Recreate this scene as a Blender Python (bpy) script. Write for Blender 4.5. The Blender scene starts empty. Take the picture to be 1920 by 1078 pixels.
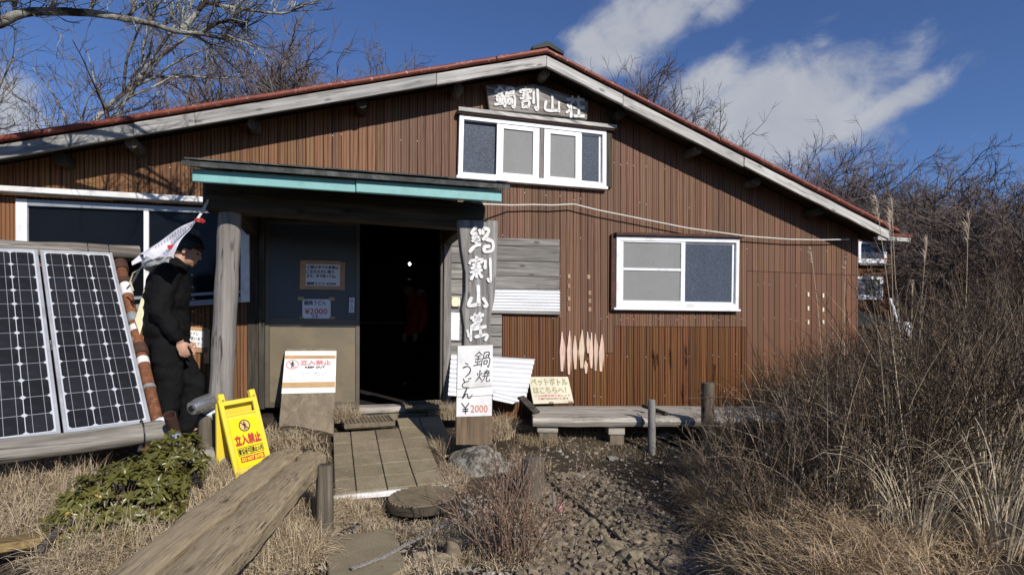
import bpy, bmesh, math, random
import numpy as np
from mathutils import Vector, Matrix, noise
random.seed(7); rng = np.random.default_rng(7)
R = math.radians
scene = bpy.context.scene
COL = scene.collection
# ---------------------------------------------------------------- camera
F, CX, HZ, EYE = 1067.0, 960.0, 630.0, 1.2          # focal length and horizon row in photo pixels, eye height in m
cam = bpy.data.cameras.new('camera'); cam_o = bpy.data.objects.new('camera', cam); COL.objects.link(cam_o)
cam_o.location = (0, 0, EYE); cam_o.rotation_euler = (R(90), 0, 0)
cam.sensor_width = 36.0; cam.lens = F/1920*36; cam.shift_y = (HZ-539)/1920
cam.clip_start = .05; cam.clip_end = 6000
scene.camera = cam_o
# ---------------------------------------------------------------- light
SUN_EL, SUN_AZ = 29.0, 33.0        # light travels 33 deg left of straight ahead, 29 deg down
world = bpy.data.worlds.new('World'); scene.world = world; world.use_nodes = True
sun = bpy.data.lights.new('sun', 'SUN'); sun_o = bpy.data.objects.new('sun', sun); COL.objects.link(sun_o)
sun.energy = 4.9; sun.angle = R(.5); sun.color = (1, .945, .87)
ld = Vector((-math.sin(R(SUN_AZ))*math.cos(R(SUN_EL)), math.cos(R(SUN_AZ))*math.cos(R(SUN_EL)), -math.sin(R(SUN_EL))))
sun_o.rotation_euler = ld.to_track_quat('-Z', 'Y').to_euler(); sun_o.location = (20, -30, 30)
def build_world():
    nt = world.node_tree; nt.nodes.clear(); N = nt.nodes.new; Lk = nt.links.new
    out = N('ShaderNodeOutputWorld'); bg = N('ShaderNodeBackground'); Lk(bg.outputs[0], out.inputs[0])
    bg.inputs[1].default_value = SKY_STRENGTH
    sky = N('ShaderNodeTexSky'); sky.sky_type = 'NISHITA'; sky.sun_disc = False
    sky.sun_elevation = R(SUN_EL); sky.sun_rotation = R(180-SUN_AZ)
    sky.altitude = 1270; sky.air_density = 1.0; sky.dust_density = .15; sky.ozone_density = 3.2
    tc = N('ShaderNodeTexCoord')
    def math_(op, a, b=None, c=None):
        n = N('ShaderNodeMath'); n.operation = op
        for i, v in enumerate((a, b, c)):
            if v is None: continue
            if isinstance(v, (int, float)): n.inputs[i].default_value = v
            else: Lk(v, n.inputs[i])
        return n.outputs[0]
    tot = None
    # banks of cloud: centre (photo pixel -> direction), size along / across, tilt
    for (px, py, ra, rb, tilt, amp) in CLOUDS:
        d = Vector(((px-CX)/F, 1, (HZ-py)/F)).normalized()
        right = d.cross(Vector((0, 0, 1))).normalized(); up = right.cross(d)
        a = R(tilt); e1 = right*math.cos(a)+up*math.sin(a); e2 = -right*math.sin(a)+up*math.cos(a)
        def dot(v):
            n = N('ShaderNodeVectorMath'); n.operation = 'DOT_PRODUCT'; Lk(tc.outputs['Generated'], n.inputs[0]); n.inputs[1].default_value = v
            return n.outputs['Value']
        x = math_('DIVIDE', dot(e1), ra); y = math_('DIVIDE', dot(e2), rb)
        q = math_('ADD', math_('MULTIPLY', x, x), math_('MULTIPLY', y, y))
        front = math_('GREATER_THAN', dot(d), 0)
        g = math_('MULTIPLY', math_('MULTIPLY', math_('EXPONENT', math_('MULTIPLY', q, -1)), front), amp)
        tot = g if tot is None else math_('MAXIMUM', tot, g)
    def nz(scale, detail, rough, stretch=(1, 1, 1), dist=0):
        m = N('ShaderNodeMapping'); m.inputs['Scale'].default_value = stretch; Lk(tc.outputs['Generated'], m.inputs[0])
        m.inputs['Rotation'].default_value = (0, R(20), 0)
        n = N('ShaderNodeTexNoise'); n.inputs['Scale'].default_value = scale; n.inputs['Detail'].default_value = detail
        n.inputs['Roughness'].default_value = rough; n.inputs['Distortion'].default_value = dist; Lk(m.outputs[0], n.inputs[0]); return n.outputs[0]
    n1 = nz(4.2, 9, .56, (1, 1, 1.7), .3)
    n2 = nz(12, 8, .62, (1, 1, 1.4), .5)
    n0 = nz(1.3, 3, .5)
    base = math_('MULTIPLY', math_('SUBTRACT', n0, .62), 1.0)          # the odd thin cloud elsewhere in the sky
    v = math_('ADD', math_('MAXIMUM', tot, base), math_('ADD', math_('MULTIPLY', math_('SUBTRACT', n1, .5), 1.5), math_('MULTIPLY', math_('SUBTRACT', n2, .5), .75)))
    mr = N('ShaderNodeMapRange'); mr.interpolation_type = 'SMOOTHSTEP'; Lk(v, mr.inputs[0])
    mr.inputs[1].default_value = .30; mr.inputs[2].default_value = .80; mr.inputs[3].default_value = 0; mr.inputs[4].default_value = .93
    mix = N('ShaderNodeMixRGB'); Lk(mr.outputs[0], mix.inputs[0])
    tint = N('ShaderNodeMixRGB'); tint.blend_type = 'MULTIPLY'; tint.inputs[0].default_value = 1
    tint.inputs[2].default_value = SKY_TINT
    Lk(sky.outputs[0], tint.inputs[1]); Lk(tint.outputs[0], mix.inputs[1])
    cc = N('ShaderNodeMixRGB'); Lk(n2, cc.inputs[0]); cc.inputs[1].default_value = tuple(k/SKY_STRENGTH for k in (.36, .39, .46))+(1,)
    cc.inputs[2].default_value = tuple(k/SKY_STRENGTH for k in (.56, .58, .62))+(1,)
    Lk(cc.outputs[0], mix.inputs[2])
    Lk(mix.outputs[0], bg.inputs[0])
SKY_STRENGTH = .09
SKY_TINT = (.80, .92, 1.22, 1)
CLOUDS = [(1190, 50, .20, .075, 28, 1.0), (1340, 20, .15, .035, 22, .68), (1110, 75, .08, .04, 10, .95), (1450, 205, .17, .095, 10, 1.05), (1330, 165, .10, .055, 20, .85),
          (1520, 110, .08, .05, 50, .62), (1660, 205, .13, .028, 22, .72), (1470, 255, .16, .05, 5, .85), (1620, 130, .06, .025, 40, .5),
          (25, 215, .06, .06, 10, .9)]
build_world()
vs = scene.view_settings; vs.view_transform = 'Standard'; vs.look = 'None'; vs.exposure = 0.0; vs.gamma = 1; vs.use_curve_mapping = False
# ---------------------------------------------------------------- frames of reference
PHI = R(17.2); SP, CP = math.sin(PHI), math.cos(PHI)
HO = Vector((0, 6.1, 0))
HM = Matrix.Translation(HO) @ Matrix.Rotation(PHI, 4, 'Z')     # hut frame: x along the front wall, -y out of it, z up
HMI = HM.inverted()
C0 = Vector((0, 0, EYE))
def ray(px, py): return Vector(((px-CX)/F, 1, (HZ-py)/F))
def L(px, py, off=0.):
    "point of the plane standing `off` metres in front of the front wall, in hut coordinates"
    d = ray(px, py); n = Vector((-SP, CP, 0))
    s = (-off - n.dot(C0-HO))/n.dot(d)
    return HMI @ (C0 + d*s)
def Wd(px, py, Y): return C0 + ray(px, py)*Y
def uo(X, Y): return X*CP+(Y-6.1)*SP, (6.1-Y)*CP+X*SP
def S(t):
    t = min(1., max(0., t)); return t*t*(3-2*t)
def gh(X, Y, fine=True):
    "height of the ground"
    u, off = uo(X, Y)
    h = .02 + .25*S((2.5-off)/1.9)
    h += .03*S((1.0-off)/.6)*S((u+2.9)/.3)*S((.4-u)/.3)
    h += .12*S((-1.35-X)/.6)*S((4.6-off)/1.)
    h += .22*S((X-(1.0+.36*(Y-3.2)))/.8)*S((off+1)/1.)
    if fine and off > -1:
        h += .035*noise.noise((X*1.1, Y*1.1, 3)) + .012*noise.noise((X*5, Y*5, 1)) + .006*noise.noise((X*14, Y*14, 9))
    h += 3.4*S((-off-7.6)/7.)*S((420-Y)/380) + 1.2*S((u-6.5)/4)*S((-off-1.5)/6)*S((420-Y)/380)
    return h
def G(px, py):
    "point of the ground seen at a photo pixel"
    d = ray(px, py); s = 1.0
    for _ in range(2000):
        p = C0+d*s
        if p.z <= gh(p.x, p.y): break
        s += .01
    return Vector((p.x, p.y, gh(p.x, p.y)))
def onG(X, Y, dz=0.): return Vector((X, Y, gh(X, Y)+dz))
# ---------------------------------------------------------------- mesh helpers
class MB:
    def __init__(s): s.v = []; s.f = []
    def add(s, vs, fs):
        n = len(s.v); s.v += [tuple(v) for v in vs]; s.f += [tuple(i+n for i in f) for f in fs]; return s
    def hexa(s, p):      # 8 points: bottom ring 0-3, top ring 4-7
        return s.add(p, [(3, 2, 1, 0), (4, 5, 6, 7), (0, 1, 5, 4), (1, 2, 6, 5), (2, 3, 7, 6), (3, 0, 4, 7)])
    def box(s, x0, x1, y0, y1, z0, z1):
        return s.hexa([(x0, y0, z0), (x1, y0, z0), (x1, y1, z0), (x0, y1, z0), (x0, y0, z1), (x1, y0, z1), (x1, y1, z1), (x0, y1, z1)])
    def beam(s, p0, p1, w, h, up=(0, 0, 1), w1=None, h1=None):
        p0 = Vector(p0); p1 = Vector(p1); d = (p1-p0).normalized(); sd = d.cross(Vector(up)).normalized(); u = sd.cross(d)
        w1 = w if w1 is None else w1; h1 = h if h1 is None else h1
        return s.hexa([p0-sd*w/2-u*h/2, p0+sd*w/2-u*h/2, p0+sd*w/2+u*h/2, p0-sd*w/2+u*h/2,
                       p1-sd*w1/2-u*h1/2, p1+sd*w1/2-u*h1/2, p1+sd*w1/2+u*h1/2, p1-sd*w1/2+u*h1/2])
    def tube(s, pts, rad, n=8, cap=True, wob=0.):
        pts = [Vector(p) for p in pts]; m = len(pts)
        if not hasattr(rad, '__len__'): rad = [rad]*m
        base = len(s.v); ref = None
        for i, p in enumerate(pts):
            t = (pts[min(i+1, m-1)]-pts[max(i-1, 0)])
            t = t.normalized() if t.length > 1e-9 else Vector((0, 0, 1))
            if ref is None: ref = t.orthogonal().normalized()
            ref = (ref - t*ref.dot(t)); ref = ref.normalized() if ref.length > 1e-6 else t.orthogonal().normalized()
            b = t.cross(ref)
            for k in range(n):
                a = 2*math.pi*k/n; r = rad[i]*(1+wob*(random.random()-.5))
                s.v.append(tuple(p+ref*(r*math.cos(a))+b*(r*math.sin(a))))
        for i in range(m-1):
            for k in range(n):
                a = base+i*n+k; b2 = base+i*n+(k+1) % n
                s.f.append((a, b2, b2+n, a+n))
        if cap:
            s.f.append(tuple(base+k for k in reversed(range(n)))); s.f.append(tuple(base+(m-1)*n+k for k in range(n)))
        return s
    def prism(s, poly, a, b):
        "extrude a list of 3-D points by the vectors a (front cap) and b (back cap); front is listed counter-clockwise seen from outside"
        n = len(poly); P = [Vector(p) for p in poly]; a = Vector(a); b = Vector(b)
        return s.add([p+a for p in P]+[p+b for p in P], [tuple(range(n)), tuple(reversed(range(n, 2*n)))]+[(i, i+n, (i+1) % n+n, (i+1) % n) for i in range(n)])
    def quad(s, a, b, c, d): return s.add([a, b, c, d], [(0, 1, 2, 3)])
    def ring(s, c, rx, ry, z0, z1, n=24): pass
    def rock(s, c, r, seed=0, sub=2, rough=.25):
        bm = bmesh.new(); bmesh.ops.create_icosphere(bm, subdivisions=sub, radius=1)
        c = Vector(c)
        vs = []
        for v in bm.verts:
            d = v.co.normalized(); k = 1+rough*noise.noise(d*1.3+Vector((seed*7.1, seed, 3)))*1.6+rough*.5*noise.noise(d*3.1+Vector((seed, 5, seed*3.3)))
            vs.append((c.x+d.x*r[0]*k, c.y+d.y*r[1]*k, c.z+d.z*r[2]*k))
        s.add(vs, [tuple(v.index for v in f.verts) for f in bm.faces]); bm.free(); return s
def mesh_of(mb, name, mat, base=None, bevel=0, smooth=False, seg=1):
    v = mb.v
    if base is not None:
        b = Vector(base); v = [(p[0]-b[0], p[1]-b[1], p[2]-b[2]) for p in v]
    me = bpy.data.meshes.new(name); me.from_pydata(v, [], mb.f)
    if bevel:
        bm = bmesh.new(); bm.from_mesh(me)
        bmesh.ops.recalc_face_normals(bm, faces=bm.faces)
        es = [e for e in bm.edges if len(e.link_faces) == 2 and e.calc_face_angle(0) > .5]
        bmesh.ops.bevel(bm, geom=es, offset=bevel, segments=seg, affect='EDGES', clamp_overlap=True, profile=.5)
        bm.to_mesh(me); bm.free()
    elif len(mb.f) < 60000 and not getattr(mb, 'raw', False):
        bm = bmesh.new(); bm.from_mesh(me); bmesh.ops.recalc_face_normals(bm, faces=bm.faces); bm.to_mesh(me); bm.free()
    if mat:
        for m in (mat if isinstance(mat, (list, tuple)) else [mat]): me.materials.append(m)
    if smooth:
        me.polygons.foreach_set('use_smooth', [True]*len(me.polygons))
        if smooth != 'all': me.set_sharp_from_angle(angle=R(40))
    return me
def tag(o, label=None, cat=None, group=None, kind=None):
    if label: o['label'] = label
    if cat: o['category'] = cat
    if group: o['group'] = group
    if kind: o['kind'] = kind
    return o
class Thing:
    "an Empty at the thing's base; parts are given in the coordinates of its frame ('H' hut, 'W' world)"
    def __init__(s, name, label, cat, base, frame='W', group=None):
        s.o = bpy.data.objects.new(name, None); COL.objects.link(s.o); s.base = Vector(base); s.frame = frame
        s.o.empty_display_size = .1
        s.o.matrix_world = (HM if frame == 'H' else Matrix()) @ Matrix.Translation(s.base)
        tag(s.o, label, cat, group)
    def part(s, name, mb, mat, parent=None, bevel=0, smooth=False, seg=1, org=None, label=None, kind=None):
        org = s.base if org is None else Vector(org)
        me = mb if isinstance(mb, bpy.types.Mesh) else mesh_of(mb, name, mat, org, bevel, smooth, seg)
        o = bpy.data.objects.new(name, me); COL.objects.link(o)
        p = parent or s.o; o.parent = p
        o.location = org - (s.base if parent is None else Vector(parent.get('_org', s.base)))
        o['_org'] = list(org)
        if label: o['label'] = label
        if kind: o['kind'] = kind
        return o
def single(name, label, cat, mb, mat, base, frame='W', group=None, bevel=0, smooth=False, kind=None, seg=1):
    me = mesh_of(mb, name, mat, base, bevel, smooth, seg)
    o = bpy.data.objects.new(name, me); COL.objects.link(o)
    o.matrix_world = (HM if frame == 'H' else Matrix()) @ Matrix.Translation(Vector(base))
    return tag(o, label, cat, group, kind)
def copy_tree(o, parent=None):
    c = o.copy(); COL.objects.link(c)
    if parent: c.parent = parent
    for ch in list(o.children): copy_tree(ch, c)
    return c
def raw_mesh(name, V, Fq, mat, smooth=False):
    "fast mesh from numpy arrays: V (n,3), Fq (m,k)"
    me = bpy.data.meshes.new(name); k = Fq.shape[1]
    me.vertices.add(len(V)); me.vertices.foreach_set('co', np.ascontiguousarray(V, np.float32).ravel())
    me.loops.add(Fq.size); me.loops.foreach_set('vertex_index', np.ascontiguousarray(Fq, np.int32).ravel())
    me.polygons.add(len(Fq)); me.polygons.foreach_set('loop_start', np.arange(0, Fq.size, k, dtype=np.int32))
    me.update(calc_edges=True); me.validate()
    if mat: me.materials.append(mat)
    if smooth: me.polygons.foreach_set('use_smooth', np.ones(len(Fq), bool))
    else: me.shade_flat()
    return me
def ribbons(P, W, side):
    "P (n,k,3) centre lines, W (n,k) widths, side (n,k,3) unit vectors across -> V, F"
    n, k, _ = P.shape
    V = np.stack([P-side*W[..., None]/2, P+side*W[..., None]/2], 2).reshape(-1, 3)
    i = np.arange(n)[:, None]*(2*k)+np.arange(k-1)[None]*2
    return V, np.stack([i, i+1, i+3, i+2], -1).reshape(-1, 4)
def tubes3(P, Rr, n=3):
    "P (m,k,3) centre lines with radii Rr (m,k) -> n-sided tubes, all at once"
    m, k, _ = P.shape
    T = np.empty_like(P); T[:, 1:-1] = P[:, 2:]-P[:, :-2]; T[:, 0] = P[:, 1]-P[:, 0]; T[:, -1] = P[:, -1]-P[:, -2]
    T /= np.linalg.norm(T, axis=-1, keepdims=True)+1e-9
    ref = np.where(np.abs(T[:, :1, 2:3]) > .8, np.array([[[1., .2, 0]]]), np.array([[[.1, .2, 1.]]]))
    a = np.cross(T, np.broadcast_to(ref, T.shape)); a /= np.linalg.norm(a, axis=-1, keepdims=True)+1e-9; b = np.cross(T, a)
    ang = 2*np.pi*np.arange(n)/n
    V = P[:, :, None]+Rr[:, :, None, None]*(a[:, :, None]*np.cos(ang)[:, None]+b[:, :, None]*np.sin(ang)[:, None])
    base = np.arange(m)[:, None, None]*(k*n)+np.arange(k-1)[None, :, None]*n
    q = np.arange(n)[None, None]; q2 = (q+1) % n
    Fq = np.stack([base+q, base+q2, base+q2+n, base+q+n], -1).reshape(-1, 4)
    return V.reshape(-1, 3), Fq
# ---------------------------------------------------------------- materials
def newmat(name):
    m = bpy.data.materials.new(name); m.use_nodes = True
    return m, m.node_tree, m.node_tree.nodes['Principled BSDF']
class NT:
    def __init__(s, name):
        s.m, s.t, s.b = newmat(name); s.tc = s.t.nodes.new('ShaderNodeTexCoord')
    def n(s, kind, ins=None, **kw):
        nd = s.t.nodes.new('ShaderNode'+kind)
        for k, v in kw.items(): setattr(nd, k, v)
        for k, v in (ins or {}).items():
            if hasattr(v, 'is_output'): s.t.links.new(v, nd.inputs[k])
            else: nd.inputs[k].default_value = v
        return nd
    def link(s, a, b): s.t.links.new(a, b)
    def co(s, scale=(1, 1, 1), rot=(0, 0, 0), rand=0, loc=(0, 0, 0)):
        v = s.tc.outputs['Object']
        if rand:
            oi = s.n('ObjectInfo'); sc = s.n('VectorMath', operation='SCALE'); c = s.n('CombineXYZ', {'X': oi.outputs['Random'], 'Y': oi.outputs['Random'], 'Z': oi.outputs['Random']})
            s.link(c.outputs[0], sc.inputs[0]); sc.inputs['Scale'].default_value = rand
            ad = s.n('VectorMath', {0: v, 1: sc.outputs[0]}, operation='ADD'); v = ad.outputs[0]
        return s.n('Mapping', {0: v, 'Location': loc, 'Rotation': rot, 'Scale': scale}).outputs[0]
    def noise(s, v, scale, detail=4, rough=.55, dist=0): return s.n('TexNoise', {'Vector': v, 'Scale': scale, 'Detail': detail, 'Roughness': rough, 'Distortion': dist}).outputs[0]
    def ramp(s, f, stops, interp='LINEAR'):
        r = s.n('ValToRGB', {0: f}); cr = r.color_ramp; cr.interpolation = interp
        while len(cr.elements) < len(stops): cr.elements.new(.5)
        for e, (p, c) in zip(cr.elements, stops):
            e.position = p; e.color = (c, c, c, 1) if isinstance(c, (int, float)) else tuple(c)+(1,)
        return r.outputs[0]
    def mix(s, f, a, b, mode='MIX'):
        n = s.n('MixRGB', blend_type=mode)
        for i, v in ((0, f), (1, a), (2, b)):
            if hasattr(v, 'is_output'): s.link(v, n.inputs[i])
            elif i and not isinstance(v, (int, float)): n.inputs[i].default_value = tuple(v)+(1,)
            elif i: n.inputs[i].default_value = (v, v, v, 1)
            else: n.inputs[i].default_value = v
        return n.outputs[0]
    def hsv(s, c, var=.1, vh=.01):
        oi = s.n('ObjectInfo').outputs['Random']
        mr = s.n('MapRange', {0: oi, 3: 1-var, 4: 1+var}).outputs[0]
        w = s.n('Math', {0: oi, 1: 7.31}, operation='MULTIPLY'); fr = s.n('Math', {0: w.outputs[0]}, operation='FRACT').outputs[0]
        mh = s.n('MapRange', {0: fr, 3: .5-vh, 4: .5+vh}).outputs[0]
        h = s.n('HueSaturation', {'Hue': mh, 'Value': mr, 'Color': c}); return h.outputs[0]
    def out(s, color, rough=.7, bump=None, bs=.3, bd=.01, spec=.5, metal=0):
        b = s.b
        if hasattr(color, 'is_output'): s.link(color, b.inputs['Base Color'])
        else: b.inputs['Base Color'].default_value = tuple(color)+(1,)
        if hasattr(rough, 'is_output'): s.link(rough, b.inputs['Roughness'])
        else: b.inputs['Roughness'].default_value = rough
        b.inputs['Specular IOR Level'].default_value = spec; b.inputs['Metallic'].default_value = metal
        if bump is not None:
            bn = s.n('Bump', {'Height': bump, 'Strength': bs, 'Distance': bd}); s.link(bn.outputs[0], b.inputs['Normal'])
        return s.m
def siding(name, c_dark, c_mid, c_light, rough, fade=None, bleach=None):
    s = NT(name)
    v = s.co((1, 1, 1), rand=37)
    w = s.n('TexWave', {'Vector': s.co((9.5, 9.5, .75), rand=37), 'Scale': 1.0, 'Distortion': 9.0, 'Detail': 2.0, 'Detail Scale': .55, 'Detail Roughness': .5}, bands_direction='X').outputs[1]
    fine = s.noise(s.co((190, 190, 4), rand=11), 1, 3, .6)
    big = s.noise(s.co((9, 9, .7), rand=5), 1, 2, .5)
    c = s.ramp(w, [(.0, c_dark), (.22, c_dark), (.42, c_mid), (.8, c_light), (1, c_mid)])
    c = s.mix(s.ramp(fine, [(.35, 0.0), (.7, .55)]), c, c_dark)
    c = s.mix(s.ramp(big, [(.40, 0.), (.8, .35)]), c, c_mid)
    if fade:
        # the print has bleached in patches and dirt has run down it
        pn = s.noise(s.co((1.3, 1.3, .9), rand=0), 1.2, 5, .65)
        c = s.mix(s.ramp(pn, [(.38, .05), (.72, .45)]), c, fade)
    if bleach:
        # sheltered lower part keeps its colour, the exposed upper part has bleached
        zz = s.n('SeparateXYZ', {0: s.tc.outputs['Object']}).outputs[2]
        zz = s.n('Math', {0: zz, 1: s.n('Math', {0: s.noise(s.co((14, 14, 1.2), rand=9), 1, 4, .7), 1: .5}, operation='MULTIPLY').outputs[0]}, operation='ADD').outputs[0]
        c = s.mix(s.n('MapRange', {0: zz, 1: .72, 2: 1.25, 3: 0., 4: .85}).outputs[0], c, bleach)
    streak = s.noise(s.co((55, 55, .8), rand=3), 1, 4, .7)
    c = s.mix(s.ramp(streak, [(.58, 0.), (.85, .35)]), c, [k*.45 for k in c_dark])
    c = s.hsv(c, .20, .008)
    rr = s.ramp(fine, [(.3, rough-.08), (.7, rough+.1)])
    return s.out(c, rr, s.mix(.5, w, fine), .12, .003, spec=.22)
def wood(name, c1, c2, dirn=(0, 0, 1), rough=.85, crack=.5, scale=1., var=.12, stain=None, knots=True):
    s = NT(name)
    ez = Vector(dirn).normalized(); ex = ez.orthogonal().normalized(); ey = ez.cross(ex); base_co = s.co(rand=9)
    dots = [s.n('VectorMath', {0: base_co, 1: tuple(e)}, operation='DOT_PRODUCT').outputs['Value'] for e in (ex, ey, ez)]
    along = s.n('CombineXYZ', {'X': dots[0], 'Y': dots[1], 'Z': dots[2]}).outputs[0]
    def co(sc, rand=9):
        a = along
        return s.n('Mapping', {0: a, 'Scale': sc}).outputs[0]
    grain = s.noise(co((30*scale, 30*scale, 1.6*scale)), 1, 5, .65, .4)
    fine = s.noise(co((130*scale, 130*scale, 3*scale)), 1, 3, .6)
    blot = s.noise(co((4, 4, 1.5)), 1.3, 5, .6)
    c = s.ramp(grain, [(.28, [k*.45 for k in c2]), (.42, c2), (.62, c1), (.85, [min(1, k*1.25) for k in c1])])
    c = s.mix(s.ramp(fine, [(.35, .0), (.65, .45)]), c, c2)
    c = s.mix(s.ramp(blot, [(.40, .0), (.75, .6)]), c, stain or c2)
    cr = s.ramp(s.noise(co((17*scale, 17*scale, .55*scale)), 1, 3, .6, .6), [(.475, 0.), (.5, 1.), (.525, 0.)])
    crk = s.mix(1, cr, s.ramp(s.noise(co((2, 2, 2)), 2, 2), [(.42, 0.), (.6, 1.)]), 'MULTIPLY')
    c = s.mix(s.mix(1, crk, crack, 'MULTIPLY'), c, (.012, .010, .008))
    if knots:
        vo = s.n('TexVoronoi', {'Vector': co((7, 7, 2.6)), 'Scale': 1.0}).outputs[0]
        c = s.mix(s.ramp(vo, [(.06, .75), (.13, 0.)]), c, [k*.35 for k in c2])
    c = s.hsv(c, var, .01)
    h = s.mix(.5, grain, fine); h = s.mix(crk, h, 0.0)
    return s.out(c, rough, h, .55, .006, spec=.25)
def plain(name, col, rough=.6, var=.0, nscale=6, namt=.25, metal=0, bump=.0, spec=.4, dirt=None, dscale=3, bscale=None):
    s = NT(name); a = s.noise(s.co(rand=5), nscale, 5, .6)
    c = s.mix(s.ramp(a, [(.3, 0.), (.7, 1.)]), [k*(1-namt) for k in col], [min(1, k*(1+namt*.4)) for k in col])
    if dirt is not None:
        d = s.noise(s.co(rand=5), dscale, 7, .7); c = s.mix(s.ramp(d, [(.48, 0.), (.68, .85)]), c, dirt)
    if var: c = s.hsv(c, var, .015)
    rr = s.ramp(a, [(.3, max(0, rough-.06)), (.7, min(1, rough+.08))])
    return s.out(c, rr, s.noise(s.co(rand=5), bscale or nscale*6, 4) if bump else None, bump, .004, spec, metal)
def frosted(name, col, rough, scale, depth, spec=.3, con=1.):
    s = NT(name)
    v = s.n('TexVoronoi', {'Vector': s.co(), 'Scale': scale}, feature='SMOOTH_F1').outputs[0]
    nz = s.noise(s.co(), scale*.8, 3)
    c = s.mix(s.ramp(s.mix(.5, v, nz), [(.3, 0.), (.62, 1.)]), [k*(1-.28*con) for k in col], [k*(1+.25*con*con) for k in col])
    blot = s.noise(s.co((1, 1, .7)), 3.5, 4); c = s.mix(s.ramp(blot, [(.4, 0.), (.75, .28)]), c, [k*.6 for k in col])
    return s.out(c, rough, s.mix(.5, v, nz), depth, .004, spec)
M = {}
M['siding_up'] = siding('siding_upper', (.075, .035, .018), (.162, .082, .044), (.215, .118, .068), .6, fade=(.165, .085, .055))
M['siding_low'] = siding('siding_lower', (.045, .016, .005), (.140, .055, .016), (.200, .086, .028), .5)
M['siding_mix'] = siding('siding_mix', (.050, .019, .007), (.140, .058, .020), (.195, .088, .034), .52, bleach=(.150, .075, .044))
M['siding_left'] = siding('siding_left', (.070, .029, .011), (.185, .088, .034), (.26, .135, .058), .55, fade=(.18, .085, .038))
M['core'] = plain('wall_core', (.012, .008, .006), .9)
M['grey_z'] = wood('grey_wood_upright', (.30, .285, .265), (.15, .14, .13), (0, 0, 1))
M['grey_x'] = wood('grey_wood_long', (.34, .325, .30), (.17, .16, .145), (1, 0, 0))
M['barge_l'] = wood('barge_wood', (.42, .41, .39), (.23, .225, .215), (1, 0, .3), crack=.8)
M['barge_p'] = wood('barge_wood_ridge', (.60, .585, .55), (.33, .32, .30), (1, 0, .3), crack=.7)
M['barge_r'] = wood('barge_wood_pale', (.60, .585, .55), (.33, .32, .30), (1, 0, -.35), crack=.7)
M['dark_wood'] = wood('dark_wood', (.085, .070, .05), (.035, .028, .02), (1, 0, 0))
M['dark_wood_z'] = wood('dark_wood_upright', (.10, .085, .065), (.04, .034, .027), (0, 0, 1))
M['pillar'] = wood('pillar_wood', (.34, .315, .28), (.20, .185, .165), (0, 0, 1), crack=1., scale=.8)
M['stump'] = wood('stump_wood', (.20, .17, .13), (.085, .07, .052), (0, 0, 1), crack=1.)
M['sign_wood'] = wood('sign_wood', (.34, .325, .31), (.155, .148, .14), (0, 0, 1), scale=.9)
M['nameboard'] = wood('nameboard_wood', (.36, .345, .32), (.17, .16, .15), (1, 0, -.1), crack=1., stain=(.2, .15, .11))
M['bench'] = wood('bench_wood', (.50, .385, .24), (.29, .215, .13), (-.14, 1, 0), rough=.8, crack=1., scale=4.2, stain=(.36, .28, .18), knots=True)
M['logbench'] = wood('log_bench_wood', (.54, .495, .43), (.30, .27, .225), (1, 0, 0), crack=1., scale=1.5)
M['ply'] = wood('plywood', (.235, .185, .13), (.15, .118, .083), (0, 0, 1), crack=.2, scale=.5, knots=False, stain=(.20, .165, .12))
M['brown_ply'] = wood('brown_board', (.225, .155, .095), (.12, .085, .055), (0, 0, 1), crack=.3, scale=.6, knots=False)
M['beam_log'] = wood('beam_log_wood', (.42, .39, .345), (.12, .105, .088), (.74, .67, 0), crack=1., scale=.6)
def red_roof():
    s = NT('red_roof_metal'); a = s.noise(s.co((3, 3, 3)), 2.5, 6, .65); b = s.noise(s.co((1, 1, 1)), 22, 6, .7)
    c = s.mix(s.ramp(a, [(.35, 0.), (.7, 1.)]), (.155, .030, .017), (.22, .055, .030))
    c = s.mix(s.ramp(b, [(.58, 0.), (.66, .9)]), c, (.46, .30, .22))
    c = s.mix(s.ramp(s.noise(s.co((1, 1, 1)), 7, 6, .7), [(.55, 0.), (.7, .8)]), c, (.075, .022, .014))
    return s.out(c, .55, b, .3, .004)
M['red'] = red_roof()
M['shingle'] = plain('black_shingle', (.045, .047, .046), .85, .3, 14, .5, bump=.5, dirt=(.12, .125, .115), dscale=9)
M['teal'] = plain('teal_paint', (.185, .41, .395), .5, 0, 3, .18, dirt=(.13, .30, .29), dscale=9, bump=.1)
M['white_al'] = plain('white_aluminium', (.80, .80, .81), .38, 0, 5, .1, dirt=(.55, .54, .52), dscale=6)
M['white_paint'] = plain('white_paint', (.74, .735, .72), .6, 0, 5, .12, dirt=(.5, .48, .45), dscale=4, bump=.1)
M['grey_al'] = plain('grey_aluminium', (.30, .32, .35), .4, 0, 6, .2, metal=.3)
M['brown_al'] = plain('bronze_aluminium', (.10, .085, .062), .4, 0, 6, .2)
M['mesh_glass'] = frosted('screened_glass', (.21, .21, .205), .6, 260, .25)
M['pebble_glass'] = frosted('pebbled_glass', (.050, .062, .084), .5, 120, .5, .12, 1.9)
M['dark_glass'] = plain('dark_glass', (.006, .007, .009), .12, 0, 2, .3, spec=.14, bump=.02, bscale=2)
M['blue_glass'] = plain('sky_glass', (.05, .06, .08), .08, 0, 2, .3, spec=.6)
def lattice_glass():
    s = NT('lattice_glass'); w1 = s.n('TexWave', {'Vector': s.co((1, 0, .7)), 'Scale': 24., 'Distortion': .0}, bands_direction='DIAGONAL').outputs[1]
    w2 = s.n('TexWave', {'Vector': s.co((-1, 0, .7)), 'Scale': 24.}, bands_direction='DIAGONAL').outputs[1]
    h = s.mix(1, w1, w2, 'LIGHTEN')
    return s.out(s.mix(h, (.016, .022, .028), (.055, .068, .078)), .3, h, .5, .004)
M['lattice'] = lattice_glass()
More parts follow.
